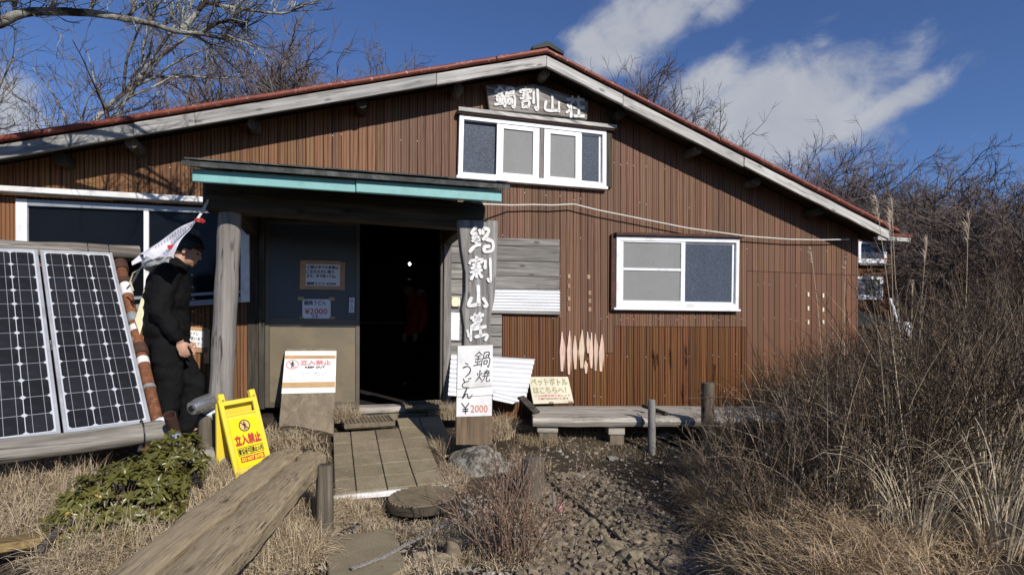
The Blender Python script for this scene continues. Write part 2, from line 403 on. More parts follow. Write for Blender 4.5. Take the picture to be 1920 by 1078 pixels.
M['tan_panel'] = plain('tan_door_panel', (.165, .132, .080), .5, 0, 2.5, .22, dirt=(.12, .10, .07), dscale=7)
M['paper'] = plain('white_paper', (.80, .79, .77), .8, 0, 3, .08, dirt=(.62, .6, .56), dscale=6)
M['paper_blue'] = plain('pale_paper', (.72, .74, .80), .8, 0, 3, .08)
M['tape'] = plain('brown_tape', (.50, .30, .16), .5, .12, 8, .25)
M['tape_stain'] = plain('tape_residue', (.33, .215, .14), .7, .1, 8, .2)
M['tape_pale'] = plain('pale_tape', (.60, .44, .33), .6, .14, 8, .2)
M['cream'] = plain('cream_board', (.72, .66, .50), .7, 0, 3, .12, dirt=(.5, .45, .33), dscale=5)
M['ink'] = plain('black_ink', (.02, .02, .025), .7)
M['ink_blue'] = plain('blue_black_ink', (.04, .045, .08), .7)
M['ink_red'] = plain('red_ink', (.50, .035, .04), .6)
M['ink_pink'] = plain('faded_red_ink', (.62, .23, .27), .7)
M['ink_orange'] = plain('orange_ink', (.55, .13, .05), .7)
M['ink_brown'] = plain('faded_brown_ink', (.33, .21, .13), .7)
M['ink_green'] = plain('faded_olive_ink', (.38, .37, .20), .7)
M['letter_white'] = plain('white_letter_paint', (.74, .73, .71), .7, 0, 12, .15, dirt=(.5, .48, .46), dscale=20)
def yellow():
    s = NT('yellow_plastic'); a = s.noise(s.co(), 9, 6, .7)
    c = s.mix(s.ramp(a, [(.4, 0.), (.75, .6)]), (.80, .62, .035), (.72, .60, .13))
    return s.out(c, .42, s.noise(s.co(), 60, 2), .05, .002)
M['yellow'] = yellow()
M['yellow_label'] = plain('yellow_label', (.85, .66, .01), .45, 0, 6, .06)
M['amber'] = plain('pale_orange_disc', (.85, .55, .20), .5)
def corrugated():
    s = NT('corrugated_metal'); a = s.noise(s.co((.6, 1, 14)), 2, 5, .6)
    return s.out(s.mix(s.ramp(a, [(.35, 0.), (.75, 1.)]), (.80, .81, .83), (.58, .59, .61)), .42, None, spec=.5, metal=.15)
M['corr'] = corrugated()
def soil():
    s = NT('soil'); v = s.co(); a = s.noise(v, 1.1, 6, .6); b = s.noise(v, 14, 8, .7); c3 = s.noise(v, 60, 4, .7)
    c = s.mix(s.ramp(a, [(.38, 0.), (.62, 1.)]), (.030, .022, .015), (.085, .064, .042))
    c = s.mix(s.ramp(b, [(.5, 0.), (.75, .6)]), c, (.13, .103, .07))
    c = s.mix(s.ramp(c3, [(.62, 0.), (.72, .7)]), c, (.20, .17, .13))
    return s.out(c, .95, s.mix(.5, b, c3), .9, .03, spec=.15)
M['soil'] = soil()
def paver(name, c1, c2):
    s = NT(name); a = s.noise(s.co(rand=5), 150, 3, .7); b = s.noise(s.co(rand=5), 5, 6, .65); d = s.noise(s.co(rand=5), 30, 5, .7)
    c = s.mix(s.ramp(a, [(.38, 0.), (.62, 1.)]), c2, c1)
    c = s.mix(s.ramp(b, [(.4, 0.), (.7, .55)]), c, [k*.75 for k in c2]); c = s.mix(s.ramp(d, [(.66, 0.), (.72, .8)]), c, (.05, .04, .028))
    return s.out(s.hsv(c, .12, .01), .95, s.mix(.5, a, d), .7, .006, spec=.2)
M['paver'] = paver('paving_tile', (.33, .275, .185), (.155, .125, .08))
M['slab'] = paver('rough_slab', (.36, .30, .20), (.18, .145, .095))
M['conc'] = paver('concrete', (.30, .28, .24), (.16, .15, .13))
def lichen_rock():
    s = NT('lichen_rock'); a = s.noise(s.co(), 22, 9, .75); b = s.noise(s.co(), 60, 6, .7)
    c = s.mix(s.ramp(a, [(.45, 0.), (.55, 1.)]), (.085, .07, .05), (.30, .285, .25))
    c = s.mix(s.ramp(b, [(.55, 0.), (.65, .85)]), c, (.12, .105, .08)); return s.out(c, .95, s.mix(.5, a, b), .9, .02, spec=.15)
M['lichen'] = lichen_rock()
M['stone'] = plain('brown_stone', (.31, .255, .175), .95, .3, 16, .5, bump=.7, spec=.15, dirt=(.12, .10, .075), dscale=14)
M['stone_grey'] = plain('grey_stone', (.30, .28, .24), .95, .2, 10, .4, bump=.7, spec=.15, dirt=(.17, .15, .12), dscale=6)
def grassmat(name, c1, c2, c3):
    s = NT(name); a = s.noise(s.co(), 9, 6, .75); b = s.noise(s.co(), 95, 2, .6)
    c = s.mix(s.ramp(a, [(.35, 0.), (.65, 1.)]), c1, c2); c = s.mix(s.ramp(b, [(.45, 0.), (.65, .8)]), c, c3)
    return s.out(c, .7, spec=.25)
M['grass'] = grassmat('dry_grass_blades', (.46, .36, .23), (.23, .165, .09), (.68, .58, .42))
M['grass_bank'] = grassmat('bank_grass_blades', (.46, .33, .19), (.24, .155, .08), (.62, .50, .33))
M['grass_low'] = grassmat('thin_dry_grass', (.20, .145, .08), (.31, .235, .14), (.42, .34, .21))
M['straw'] = grassmat('pampas_straw', (.48, .39, .26), (.28, .205, .125), (.66, .56, .40))
M['plume'] = grassmat('pampas_plume', (.42, .33, .24), (.33, .25, .17), (.55, .47, .37))
M['twig'] = grassmat('brown_twigs', (.024, .012, .006), (.034, .019, .010), (.17, .12, .08))
M['twig_pale'] = grassmat('pale_brown_twigs', (.10, .066, .042), (.055, .033, .02), (.30, .235, .165))
M['twig_red'] = grassmat('reddish_twigs', (.15, .075, .046), (.11, .07, .048), (.36, .285, .22))
M['twig_far'] = grassmat('far_twigs', (.135, .095, .08), (.10, .075, .06), (.19, .15, .125))
M['bark_far'] = grassmat('far_bark', (.055, .042, .034), (.10, .085, .07), (.17, .15, .13))
def bark_lichen():
    s = NT('lichen_bark'); a = s.noise(s.co(), 4.5, 7, .65); b = s.noise(s.co(), 24, 5, .7)
    c = s.mix(s.ramp(a, [(.44, 0.), (.56, 1.)]), (.055, .043, .032), (.34, .33, .29)); c = s.mix(s.ramp(b, [(.55, 0.), (.68, .8)]), c, (.07, .055, .04))
    return s.out(c, .95, s.mix(.5, a, b), .9, .02, spec=.1)
M['bark'] = bark_lichen()
def leafmat(name, c1, c2):
    s = NT(name); c = s.mix(s.n('ObjectInfo').outputs['Random'], c1, c2); a = s.noise(s.co(), 9, 3)
    c = s.mix(s.ramp(a, [(.4, 0.), (.7, .8)]), c, [k*.55 for k in c1]); return s.out(c, .33, spec=.5)
M['leaf'] = leafmat('glossy_leaf', (.105, .10, .020), (.19, .17, .045))
M['leaf_dry'] = leafmat('yellowed_leaf', (.35, .16, .03), (.42, .28, .07))
def pvcell():
    s = NT('solar_cell'); oi = s.n('ObjectInfo').outputs['Random']
    c = s.mix(oi, (.014, .014, .016), (.022, .022, .026)); d = s.noise(s.co(), 12, 5); c = s.mix(s.ramp(d, [(.5, 0.), (.8, .25)]), c, (.06, .055, .05))
    return s.out(c, .30, s.noise(s.co(), 4, 2), .02, .01, spec=.22)
M['cell'] = pvcell()
M['pv_white'] = plain('panel_backsheet', (.50, .52, .55), .3, 0, 4, .06)
M['busbar'] = plain('busbar_tin', (.30, .31, .33), .35, 0, 4, .06)
M['alu'] = plain('panel_aluminium', (.60, .61, .63), .38, 0, 5, .12, metal=.5, dirt=(.4, .4, .4), dscale=7)
def rust(name, c1, c2, c3):
    s = NT(name); a = s.noise(s.co(), 8, 7, .7); b = s.noise(s.co(), 30, 5, .7)
    c = s.mix(s.ramp(a, [(.4, 0.), (.6, 1.)]), c1, c2); c = s.mix(s.ramp(b, [(.5, 0.), (.7, .8)]), c, c3); return s.out(c, .85, b, .6, .006, spec=.25)
M['rust'] = rust('rusty_pipe', (.22, .088, .040), (.13, .048, .026), (.30, .16, .085))
M['rust_dark'] = rust('rust_dark', (.060, .032, .024), (.09, .045, .03), (.04, .026, .022))
M['brick'] = rust('reddish_block', (.13, .045, .03), (.10, .035, .025), (.17, .08, .06))
M['iron_lid'] = rust('drain_lid', (.14, .11, .075), (.19, .15, .10), (.10, .078, .053))
M['iron_shade'] = rust('drain_lid_rib_shade', (.050, .039, .027), (.07, .055, .037), (.035, .027, .019))  # darker copy of the lid iron, shade between the ribs put into colour
M['grate'] = plain('brown_grate', (.17, .135, .088), .85, 0, 20, .4, bump=.4)
M['galv'] = plain('galvanised_pipe', (.34, .37, .38), .5, 0, 10, .25, metal=.3, dirt=(.2, .2, .19), dscale=12)
def foil():
    s = NT('foil_wrap'); a = s.n('TexVoronoi', {'Vector': s.co(), 'Scale': 26.}).outputs[1]; b = s.noise(s.co(), 20, 4)
    return s.out((.55, .55, .54), .32, s.mix(.6, a, b), .8, .02, .5, .85)
M['foil'] = foil()
M['plastic_white'] = plain('white_wrap', (.76, .77, .78), .4, 0, 8, .1, bump=.2, bscale=20)
def cloth(name, c, rough=.85, sc=9, bs=.8):
    s = NT(name); a = s.noise(s.co((1, 1, .6)), sc, 4, .6, .6); b = s.noise(s.co(), 220, 2)
    return s.out(s.mix(s.ramp(a, [(.3, 0.), (.7, 1.)]), [k*.75 for k in c], [k*1.2 for k in c]), rough, s.mix(.25, a, b), bs, .03, spec=.16)
M['jacket'] = cloth('black_jacket', (.0065, .0065, .007), .7, 7, .9)
M['trousers'] = cloth('black_trousers', (.008, .008, .0085), .8, 9, .9)
M['hoodie'] = cloth('grey_hoodie', (.36, .38, .40), .9, 14, .6)
M['banner'] = cloth('white_banner', (.72, .70, .76), .85, 9, .5)
M['skin'] = plain('skin', (.47, .27, .185), .5, 0, 8, .12, spec=.35)
M['hair'] = plain('black_hair', (.007, .006, .006), .5, 0, 60, .5, bump=.5, bscale=150)
M['shoe'] = plain('dark_shoe', (.03, .028, .026), .7)
M['rope'] = plain('pale_rope', (.62, .60, .54), .9, 0, 20, .2, bump=.4, bscale=120)
M['rope_grey'] = plain('grey_rope', (.24, .22, .20), .9, 0, 60, .5, bump=.6, bscale=200)
M['rope_dark'] = plain('dark_rope', (.035, .032, .03), .85, 0, 60, .5, bump=.6, bscale=200)
M['red_cloth'] = plain('red_tie', (.48, .035, .035), .8)
M['cream_plastic'] = plain('cream_plastic', (.74, .70, .48), .5, 0, 6, .1)
M['green_wall'] = plain('green_shed_wall', (.035, .07, .055), .7, 0, 4, .2)
M['dark_roof'] = plain('dark_metal_roof', (.018, .022, .02), .7, 0, 4, .3)
M['black'] = plain('black_plastic', (.012, .012, .012), .5)
# ---------------------------------------------------------------- ground
def axis(lo, hi, step, far):
    a = list(np.arange(lo, hi+1e-6, step)); d = step
    x = hi
    while x < far: d *= 1.35; x += d; a.append(x)
    d = step; x = lo
    while x > -far: d *= 1.35; x -= d; a.insert(0, x)
    return a
gx = axis(-5.0, 5.0, .06, 3000); gy = axis(1.6, 7.2, .06, 3000)
gv = [(x, y, gh(x, y) - max(0., math.hypot(x, y)-25)*.12*(1 if math.hypot(x, y) < 400 else 0) - (45 if math.hypot(x, y) >= 400 else 0)) for y in gy for x in gx]
nx = len(gx); gi = np.arange((len(gy)-1)*nx).reshape(-1, nx)[:, :-1]
gf = np.stack([gi, gi+1, gi+1+nx, gi+nx], -1).reshape(-1, 4)
g_o = bpy.data.objects.new('ground', raw_mesh('ground', np.array(gv), gf, M['soil'], True)); COL.objects.link(g_o)
tag(g_o, 'dark bare soil and thin turf of the hilltop in front of the hut', 'ground', kind='structure')
# ---------------------------------------------------------------- hut
hut = Thing('mountain_hut', 'brown board clad mountain hut with red roof edge and open doorway', 'building', (0, 0, 0), 'H')
OV = .35
BL, BR, BE = L(0, 298, OV), L(1025, 124, OV), L(1668, 449, OV)
sl = (BR.z-BL.z)/(BR.x-BL.x); sr = (BE.z-BR.z)/(BE.x-BR.x)
def rz(u): return BR.z+(u-BR.x)*(sl if u < BR.x else sr)
UL, UR = -6.6, L(1608, 500).x
ud0, ud1 = L(486, 600).x, L(834, 600).x; zdt = L(760, 408).z; ZF = .50
up = .09
mb = MB(); Y0, Y1 = 0.0, .10
def pol(pts): mb.prism([(u, 0, z) for u, z in pts], (0, Y0, 0), (0, Y1, 0))
pol([(UL, -.2), (ud0, -.2), (ud0, rz(ud0)+up), (UL, rz(UL)+up)])
pol([(ud0, zdt), (ud1, zdt), (ud1, rz(ud1)+up), (ud0, rz(ud0)+up)])
pol([(ud1, -.2), (UR, -.2), (UR, rz(UR)+up), (BR.x, BR.z+up), (ud1, rz(ud1)+up)])
pol([(ud0, -.2), (ud1, -.2), (ud1, ZF-.04), (ud0, ZF-.04)])
DEP = 7.2
mb.box(UR-.1, UR, Y1, DEP, -.2, rz(UR)+.05); mb.box(UL, UL+.1, Y1, DEP, -.2, rz(UL)+.05)
mb.prism([(u, 0, z) for u, z in [(UL, -.2), (UR, -.2), (UR, rz(UR)+up), (BR.x, BR.z+up), (UL, rz(UL)+up)]], (0, DEP, 0), (0, DEP+.1, 0))
mb.box(UL+.1, UR-.1, 4.2, 4.3, -.2, rz(UR)); mb.box(UL+.1, UR-.1, Y1, 4.2, ZF-.1, ZF-.05)
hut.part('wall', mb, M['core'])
# siding boards
PW = .0822
zs1 = L(1200, 612).z; zs0 = L(1000, 592).z; zs2 = L(1500, 512).z; zs3 = L(1500, 640).z
u1050, u1395, u1150 = L(1050, 600).x, L(1395, 600).x, L(1150, 600).x
def board(u0, w, z0, ztop, mat, proud=.0):
    a = .003; t = .009+proud
    z1a, z1b = (ztop(u0), ztop(u0+w)) if callable(ztop) else (ztop, ztop)
    pr = [(u0, -.001), (u0, -t+a), (u0+a, -t), (u0+w-a, -t), (u0+w, -t+a), (u0+w, -.001)]
    zt = [z1a, z1a, z1a, z1b, z1b, z1b]
    b = MB(); n = 6
    b.add([(p[0], p[1], z0) for p in pr]+[(p[0], p[1], z) for p, z in zip(pr, zt)],
          [tuple(range(n)), tuple(reversed(range(n, 2*n)))]+[(i, i+n, (i+1) % n+n, (i+1) % n) for i in range(n)])
    return hut.part('siding_board', b, mat, org=(u0+w/2, 0, z0))
roof_u = lambda u: rz(u)+up-.01
u = UL; nails = MB()
while u < UR-.02:
    w = min(PW-.0045, UR-u); m = u+w/2
    j = random.uniform(-.0015, .0015)
    if m < ud0-.03: board(u, w, .1, roof_u, M['siding_left'], j)
    elif m < ud1+.02: board(u, w, zdt+.05, roof_u, M['siding_left'] if m < ud1-.6 else M['siding_up'], j)
    elif m < u1050: board(u, w, .1, zs0-.003, M['siding_low'], j); board(u, w, zs0+.002, roof_u, M['siding_up'], j)
    elif m < u1395:
        z = zs1 if m > u1150 else L(1100, 662).z
        board(u, w, .1, z-.003, M['siding_low'], j); board(u, w, z+.002, roof_u, M['siding_up'], j)
    else:
        board(u, w, .1, zs2-.004, M['siding_mix'], j); board(u, w, zs2+.002, roof_u, M['siding_up'], j)
    for zz in np.arange(.5, 4.3, .44):
        zq = zz+((u*7) % 1)*.04
        if zq < rz(u)-.05 and random.random() < .28 and not (ud0-.1 < u < ud1+.1 and zq < zdt+.1): nails.box(u-.005, u+.0005, -.0125, -.008, zq, zq+.007)
    u += PW
hut.part('nail', nails, M['white_al'], kind='stuff')
# roof
def roof_piece(u0, u1, y0, y1, d0, d1):
    return MB().prism([(u0, 0, rz(u0)+d0), (u1, 0, rz(u1)+d0), (u1, 0, rz(u1)+d1), (u0, 0, rz(u0)+d1)], (0, y0, 0), (0, y1, 0))
UE = BE.x+.06
for (a, b) in ((UL-.3, BR.x), (BR.x, UE)):
    hut.part('roof_slab', roof_piece(a, b, -OV+.03, DEP+.4, .10, .125), M['dark_wood'])
rf = hut.part('roof', roof_piece(UL-.3, BR.x, -OV-.03, DEP+.45, .128, .150), M['red'])
rf2 = hut.part('roof', roof_piece(BR.x, UE+.05, -OV-.03, DEP+.45, .128, .150), M['red'])
def edging(u0, u1, r, mat, parent, y, d, name='edge_flashing'):
    n = max(2, int(abs(u1-u0)/.25)); pts = [(u0+(u1-u0)*i/n, y, rz(u0+(u1-u0)*i/n)+d+random.uniform(-.003, .003)) for i in range(n+1)]
    hut.part(name, MB().tube(pts, r, 10), mat, parent=parent, smooth=True)
edging(UL-.3, L(928, 150, OV).x, .024, M['red'], rf, -OV-.022, .146)
edging(L(930, 150, OV).x, BR.x, .026, M['red'], rf, -OV-.022, .148)
edging(BR.x, L(1345, 280, OV).x, .022, M['red'], rf2, -OV-.02, .146)
edging(L(1347, 280, OV).x, UE+.05, .026, M['red'], rf2, -OV-.02, .150)
rc = MB(); rx = BR.x
rc.prism([(rx-.17, 0, rz(rx-.17)+.175), (rx, 0, BR.z+.18), (rx+.17, 0, rz(rx+.17)+.175), (rx+.17, 0, rz(rx+.17)+.205), (rx+.02, 0, BR.z+.225), (rx-.02, 0, BR.z+.225), (rx-.17, 0, rz(rx-.17)+.205)], (0, -OV-.05, 0), (0, DEP+.4, 0))
hut.part('ridge_cap', rc, M['dark_roof'], parent=rf)
for k in range(14):      # standing seams of the red sheets
    for (a, b, par) in ((UL-.3, BR.x-.2, rf), (BR.x+.2, UE, rf2)):
        y = .1+k*.5; hut.part('roof_seam', roof_piece(a, b, y, y+.03, .150, .175), M['red'], parent=par)
def barge(u0, u1, mat, y, h0=.0, h1=.112):
    n = 10; top = []; bot = []
    for i in range(n+1):
        q = u0+(u1-u0)*i/n; bot.append((q, 0, rz(q)+h0+random.uniform(-.003, .003))); top.append((q, 0, rz(q)+h1))
    return hut.part('barge_board', MB().prism(bot+top[::-1], (0, y, 0), (0, y+.035, 0)), mat, org=(u0, y, rz(u0)), bevel=.003)
barge(UL-.28, L(250, 240, OV).x, M['barge_l'], -OV); barge(L(251, 240, OV).x, L(818, 150, OV).x, M['barge_l'], -OV-.004); barge(L(819, 150, OV).x, BR.x-.002, M['barge_p'], -OV)
barge(BR.x+.002, L(1168, 180, OV).x, M['barge_r'], -OV); barge(L(1169, 180, OV).x, L(1395, 300, OV).x, M['barge_r'], -OV+.004, -.008); barge(L(1396, 300, OV).x, BE.x, M['barge_r'], -OV)
for k, px in enumerate((110, 250, 475, 678, 860, 1020, 1165, 1305, 1420, 1533)):
    q = L(px, 200, .2).x; r = .055; z = rz(q)-.012
    hut.part('purlin_end', MB().tube([(q, -OV+(.10 if k % 2 else .15), z), (q, .2, z)], [r*.95, r], 10), M['stump'] if k % 3 else M['dark_wood'], org=(q, 0, z), smooth=True)
# ------------- windows (corner pixels of the outer frame, clockwise from top left)
class Win:
    def __init__(s, quad, off, name='window', label=None):
        s.q = [L(x, y, off) for x, y in quad]; s.off = off
        s.o = None; s.name = name; s.label = label
    def p(s, a, t, y=0.):
        A = s.q[0].lerp(s.q[1], a); B = s.q[3].lerp(s.q[2], a); v = A.lerp(B, t); return Vector((v.x, v.y+y, v.z))
    def bar(s, mb, a0, a1, t0, t1, y0, y1):
        c = [(a0, t1), (a1, t1), (a1, t0), (a0, t0)]
        P = [s.p(a, t) for a, t in c]
        mb.prism(P, (0, y0, 0), (0, y1, 0)); return mb
    def frame(s, a0, a1, t0, t1, wa, wt, y0, y1, mat, name, par=None, bevel=.003, wb=None, label=None):
        mb = MB(); wb = wt if wb is None else wb
        s.bar(mb, a0, a0+wa, t0, t1, y0, y1); s.bar(mb, a1-wa, a1, t0, t1, y0, y1)
        s.bar(mb, a0+wa, a1-wa, t0, t0+wt, y0, y1); s.bar(mb, a0+wa, a1-wa, t1-wb, t1, y0, y1)
        return s.put(mb, mat, name, bevel, label)
    def put(s, mb, mat, name, bevel=0, label=None):
        if s.o is None:
            s.o = hut.part(s.name, mb, mat, org=s.q[3], bevel=bevel, label=s.label); return s.o
        return hut.part(name, mb, mat, parent=s.o, bevel=bevel, label=label)
    def pane(s, a0, a1, t0, t1, y, mat, label=None):
        return s.put(s.bar(MB(), a0, a1, t0, t1, y, y+.006), mat, 'pane', label=label)
    def b(s, a0, a1, t0, t1, y0, y1, mat, name, bevel=.003, label=None): return s.put(s.bar(MB(), a0, a1, t0, t1, y0, y1), mat, name, bevel, label)
w = Win([(861, 216), (1147, 248), (1147, 352), (858, 330)], .045, label='upper window with four frosted panes under the name board')
w.frame(0, .957, 0, 1, .028, .075, -.022, .045, M['white_al'], 'frame', wb=.06)
w.pane(.028, .245, .075, .94, .028, M['pebble_glass'])
w.frame(.232, .505, .05, .955, .042, .10, -.012, .012, M['white_al'], 'sash', wb=.065); w.pane(.274, .463, .15, .89, .004, M['mesh_glass'])
w.b(.508, .532, .03, .96, -.012, .01, M['grey_z'], 'mullion')
w.frame(.535, .787, .05, .955, .042, .10, -.012, .012, M['white_al'], 'sash', wb=.065); w.pane(.577, .745, .15, .89, .004, M['mesh_glass'])
w.frame(.775, .932, .06, .95, .02, .045, .012, .03, M['white_al'], 'sash', wb=.04); w.pane(.795, .912, .105, .91, .022, M['pebble_glass'])
w.b(.957, 1.0, -.02, 1.0, -.01, .045, M['dark_wood_z'], 'side_board')
w.b(-.012, 1.018, -.095, -.03, -.07, .04, M['barge_r'], 'hood'); w.b(-.012, 1.018, -.028, .0, -.05, .04, M['rust_dark'], 'hood_rail')
w.b(-.01, .965, 1.0, 1.05, -.035, .04, M['white_al'], 'sill')
w = Win([(1155, 443), (1385, 448), (1383, 580), (1154, 577)], .045, label='large white framed two pane window on the right of the wall')
w.frame(0, 1, 0, 1, .028, .06, -.02, .045, M['white_al'], 'frame', wb=.075)
w.frame(.02, .545, .035, .965, .035, .045, -.012, .012, M['white_al'], 'sash', wb=.07)
w.pane(.055, .51, .08, .44, .004, M['mesh_glass']); w.pane(.055, .51, .475, .895, .004, M['mesh_glass']); w.b(.055, .51, .44, .475, -.008, .01, M['white_al'], 'glazing_bar')
w.frame(.525, .972, .055, .94, .02, .03, .013, .03, M['white_al'], 'sash', wb=.04); w.pane(.545, .952, .085, .90, .022, M['pebble_glass'])
w.b(-.015, 1.02, -.045, -.005, -.06, .04, M['rust_dark'], 'hood'); w.b(-.022, 1.01, 1.0, 1.03, -.04, .04, M['white_al'], 'sill')
w.b(-.035, .0, -.03, 1.04, -.006, .03, M['rust_dark'], 'side_board')
# left window, half hidden by the porch
w = Win([(-60, 364), (468, 391), (468, 566), (-60, 606)], .06, label='long dark window behind the solar panels and left porch post')
w.b(0., 1., 0, 1, .03, .05, M['core'], 'frame_back')
w.b(.155, .193, .02, 1, -.02, .03, M['white_al'], 'jamb'); w.b(.595, .614, .05, 1, -.015, .03, M['white_al'], 'mullion'); w.b(.965, 1.0, 0, 1, -.02, .03, M['white_al'], 'jamb')
w.b(.193, .965, .02, .075, -.02, .03, M['grey_al'], 'head'); w.b(.193, .965, .945, 1.0, -.03, .03, M['grey_al'], 'sill'); w.b(.193, .965, .87, .90, -.01, .03, M['grey_al'], 'rail')
w.pane(.193, .595, .075, .945, .012, M['dark_glass']); w.pane(.614, .965, .075, .945, .006, M['dark_glass'])
w.b(-.1, .155, .0, 1., .0, .03, M['siding_left'], 'side_board')
a, b = L(-120, 349, .13), L(402, 378, .13)
hut.part('window_hood', MB().beam(a, b, .12, .045, w1=.12, h1=.05), M['white_paint'], org=a, bevel=.004, label='white painted board above the left window')
# ------------- door
door = Win([(486, 404), (838, 412), (836, 766), (486, 766)], 0.0, name='door', label='sliding entrance door of patterned glass over a tan panel')
dw = lambda px: (L(px, 600).x-door.q[0].x)/(door.q[1].x-door.q[0].x)
z2t = lambda py: (py-406)/(766-406)
a0, a1 = dw(497), dw(675)
door.b(a0, a1, z2t(416), z2t(764), .012, .03, M['brown_al'], 'door')
door.frame(a0, a1, z2t(414), z2t(764), .022, .02, -.012, .035, M['brown_al'], 'frame', wb=.03)
door.b(a0+.022, a1-.022, z2t(597), z2t(612), -.012, .014, M['brown_al'], 'rail')
door.pane(a0+.022, a1-.022, z2t(420), z2t(597), .002, M['lattice'])
door.b(a0+.022, a1-.022, z2t(612), z2t(755), .0, .01, M['tan_panel'], 'lower_panel')
mbx = MB(); door.bar(mbx, 0, dw(497), -.02, 1, -.05, .06)
hut.part('door_post', mbx, M['dark_wood_z'], bevel=.003)
mbx = MB(); door.bar(mbx, -.055, -.003, -.02, 1, -.03, .0); hut.part('door_post', mbx, M['dark_wood_z'], bevel=.003)
mbx = MB(); door.bar(mbx, dw(831), dw(845), .02, 1.0, -.06, .05); hut.part('door_post', mbx, M['grey_z'], bevel=.004)
mbx = MB(); door.bar(mbx, dw(826), dw(830), .02, .985, -.03, .06); hut.part('door_track', mbx, M['brown_al'])
mbx = MB(); door.bar(mbx, -.02, dw(846), -.045, .018, -.05, .06); hut.part('door_head', mbx, M['dark_wood'], bevel=.003)
pa, pb = L(676, 768, .06), L(828, 766, .06)
hut.part('threshold', MB().box(pa.x-.02, pb.x, -.14, .12, ZF-.05, ZF+.005), M['logbench'], bevel=.006)
hut.part('door_step', MB().box(pa.x+.2, pb.x-.02, -.22, -.14, ZF-.12, ZF-.055), M['ply'], bevel=.006)
hut.part('foundation', MB().box(ud0-.1, ud1+.15, -.12, .0, .1, ZF-.055), M['dark_wood'])
# something of the dark room: a bench, a shelf and a small lit lamp
hut.part('room_bench', MB().box(ud0+.3, ud0+.9, 1.2, 3.6, ZF-.05, ZF+.4), M['dark_wood'], bevel=.01)
hut.part('room_shelf', MB().box(ud1-.9, ud1+.4, 3.9, 4.19, ZF+.9, ZF+.94), M['ply'], bevel=.004)
lm_, nt_, b_ = newmat('lamp_glow'); b_.inputs['Emission Color'].default_value = (1, .9, .75, 1); b_.inputs['Emission Strength'].default_value = 9
lp_ = L(768, 495, -3.2); hut.part('room_lamp', MB().rock(lp_, (.022, .022, .026), 2, 2, .02), lm_, org=lp_, smooth='all', label='small lit lamp deep in the dark room')
# ------------- porch
PO = 1.62
fa, fb, fc, fd = L(360, 316, PO), L(940, 357, PO), L(939, 379, PO), L(361, 340, PO)
rz0 = (fa.z+fb.z)/2+.03; rz1 = rz0+.40; ym = -PO-.055
pr_u0, pr_u1 = L(345, 300, PO).x, L(952, 350, PO).x
sk = (fb.z-fa.z)/(fb.x-fa.x)
def porch_z(u, y): return rz0+(u-(fa.x+fb.x)/2)*sk+(y-ym)/(-ym)*(rz1-rz0)
def pslab(u0, u1, y0, y1, d0, d1, sag=0):
    return MB().hexa([(u0, y0, porch_z(u0, y0)+d0), (u1, y0, porch_z(u1, y0)+d0), (u1, y1, porch_z(u1, y1)+d0), (u0, y1, porch_z(u0, y1)+d0),
                      (u0, y0, porch_z(u0, y0)+d1), (u1, y0, porch_z(u1, y0)+d1), (u1, y1, porch_z(u1, y1)+d1), (u0, y1, porch_z(u0, y1)+d1)])
porch = hut.part('porch_roof', pslab(pr_u0+.02, pr_u1-.02, ym+.02, -.02, -.03, 0), M['dark_wood'], label='black shingled porch roof with teal front board')
for fx0, fx1, m_ in ((fa.x, L(667, 350, PO).x-.002, 0), (L(667, 350, PO).x+.002, fb.x, 1)):
    zt = lambda q: fa.z+(q-fa.x)*sk; zb = lambda q: fd.z+(q-fd.x)*(fc.z-fd.z)/(fc.x-fd.x)
    hut.part('fascia_board', MB().prism([(fx0, 0, zb(fx0)), (fx1, 0, zb(fx1)), (fx1, 0, zt(fx1)), (fx0, 0, zt(fx0))], (0, -PO-.012*m_, 0), (0, -PO+.03, 0)), M['teal'], parent=porch, bevel=.004)
rows = 8
for r in range(rows):
    y0 = ym+r*(-ym)/rows; y1 = y0+(-ym)/rows*1.25; q = pr_u0+random.uniform(-.02, .02)
    while q < pr_u1-.1:
        q1 = min(q+random.uniform(.36, .5), pr_u1+random.uniform(-.02, .02)); lift = random.uniform(0, .006)
        b = pslab(q, q1-.006, y0-random.uniform(0, .012), min(y1, -.015), .003+lift, .012+lift)
        b.v = [(x, y, z+(.012 if i % 4 < 2 else 0)) for i, (x, y, z) in enumerate(b.v)]
        hut.part('shingle', b, M['shingle'], parent=porch, org=b.v[0]); q = q1
hut.part('drip_edge', pslab(pr_u0, pr_u1, ym-.005, ym+.02, -.030, .004), M['shingle'], parent=porch)
ps = L(700, 316, 1.0)
hut.part('top_flashing', pslab(L(470, 300, .3).x, L(740, 300, .3).x, -.32, -.2, .035, .06), M['shingle'], parent=porch)
for q in np.linspace(pr_u0+.25, pr_u1-.25, 6):
    hut.part('rafter', MB().hexa([(q-.03, ym+.12, porch_z(q, ym+.12)-.11), (q+.03, ym+.12, porch_z(q, ym+.12)-.11), (q+.03, -.02, porch_z(q, -.02)-.11), (q-.03, -.02, porch_z(q, -.02)-.11),
                                  (q-.03, ym+.12, porch_z(q, ym+.12)-.032), (q+.03, ym+.12, porch_z(q, ym+.12)-.032), (q+.03, -.02, porch_z(q, -.02)-.032), (q-.03, -.02, porch_z(q, -.02)-.032)]), M['dark_wood'], parent=porch)
PQ = 1.18
pl_t, pl_b = L(432, 390, PQ), L(413, 775, PQ)
pr_t, pr_b = L(886, 380, PQ), L(884, 838, PQ)
za, zb_ = L(650, 368, PQ).z, L(650, 413, PQ).z
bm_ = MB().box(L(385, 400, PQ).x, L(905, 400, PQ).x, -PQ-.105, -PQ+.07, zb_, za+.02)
bm_.v = [(x, y, z+(x-pl_t.x)*-.014) for x, y, z in bm_.v]
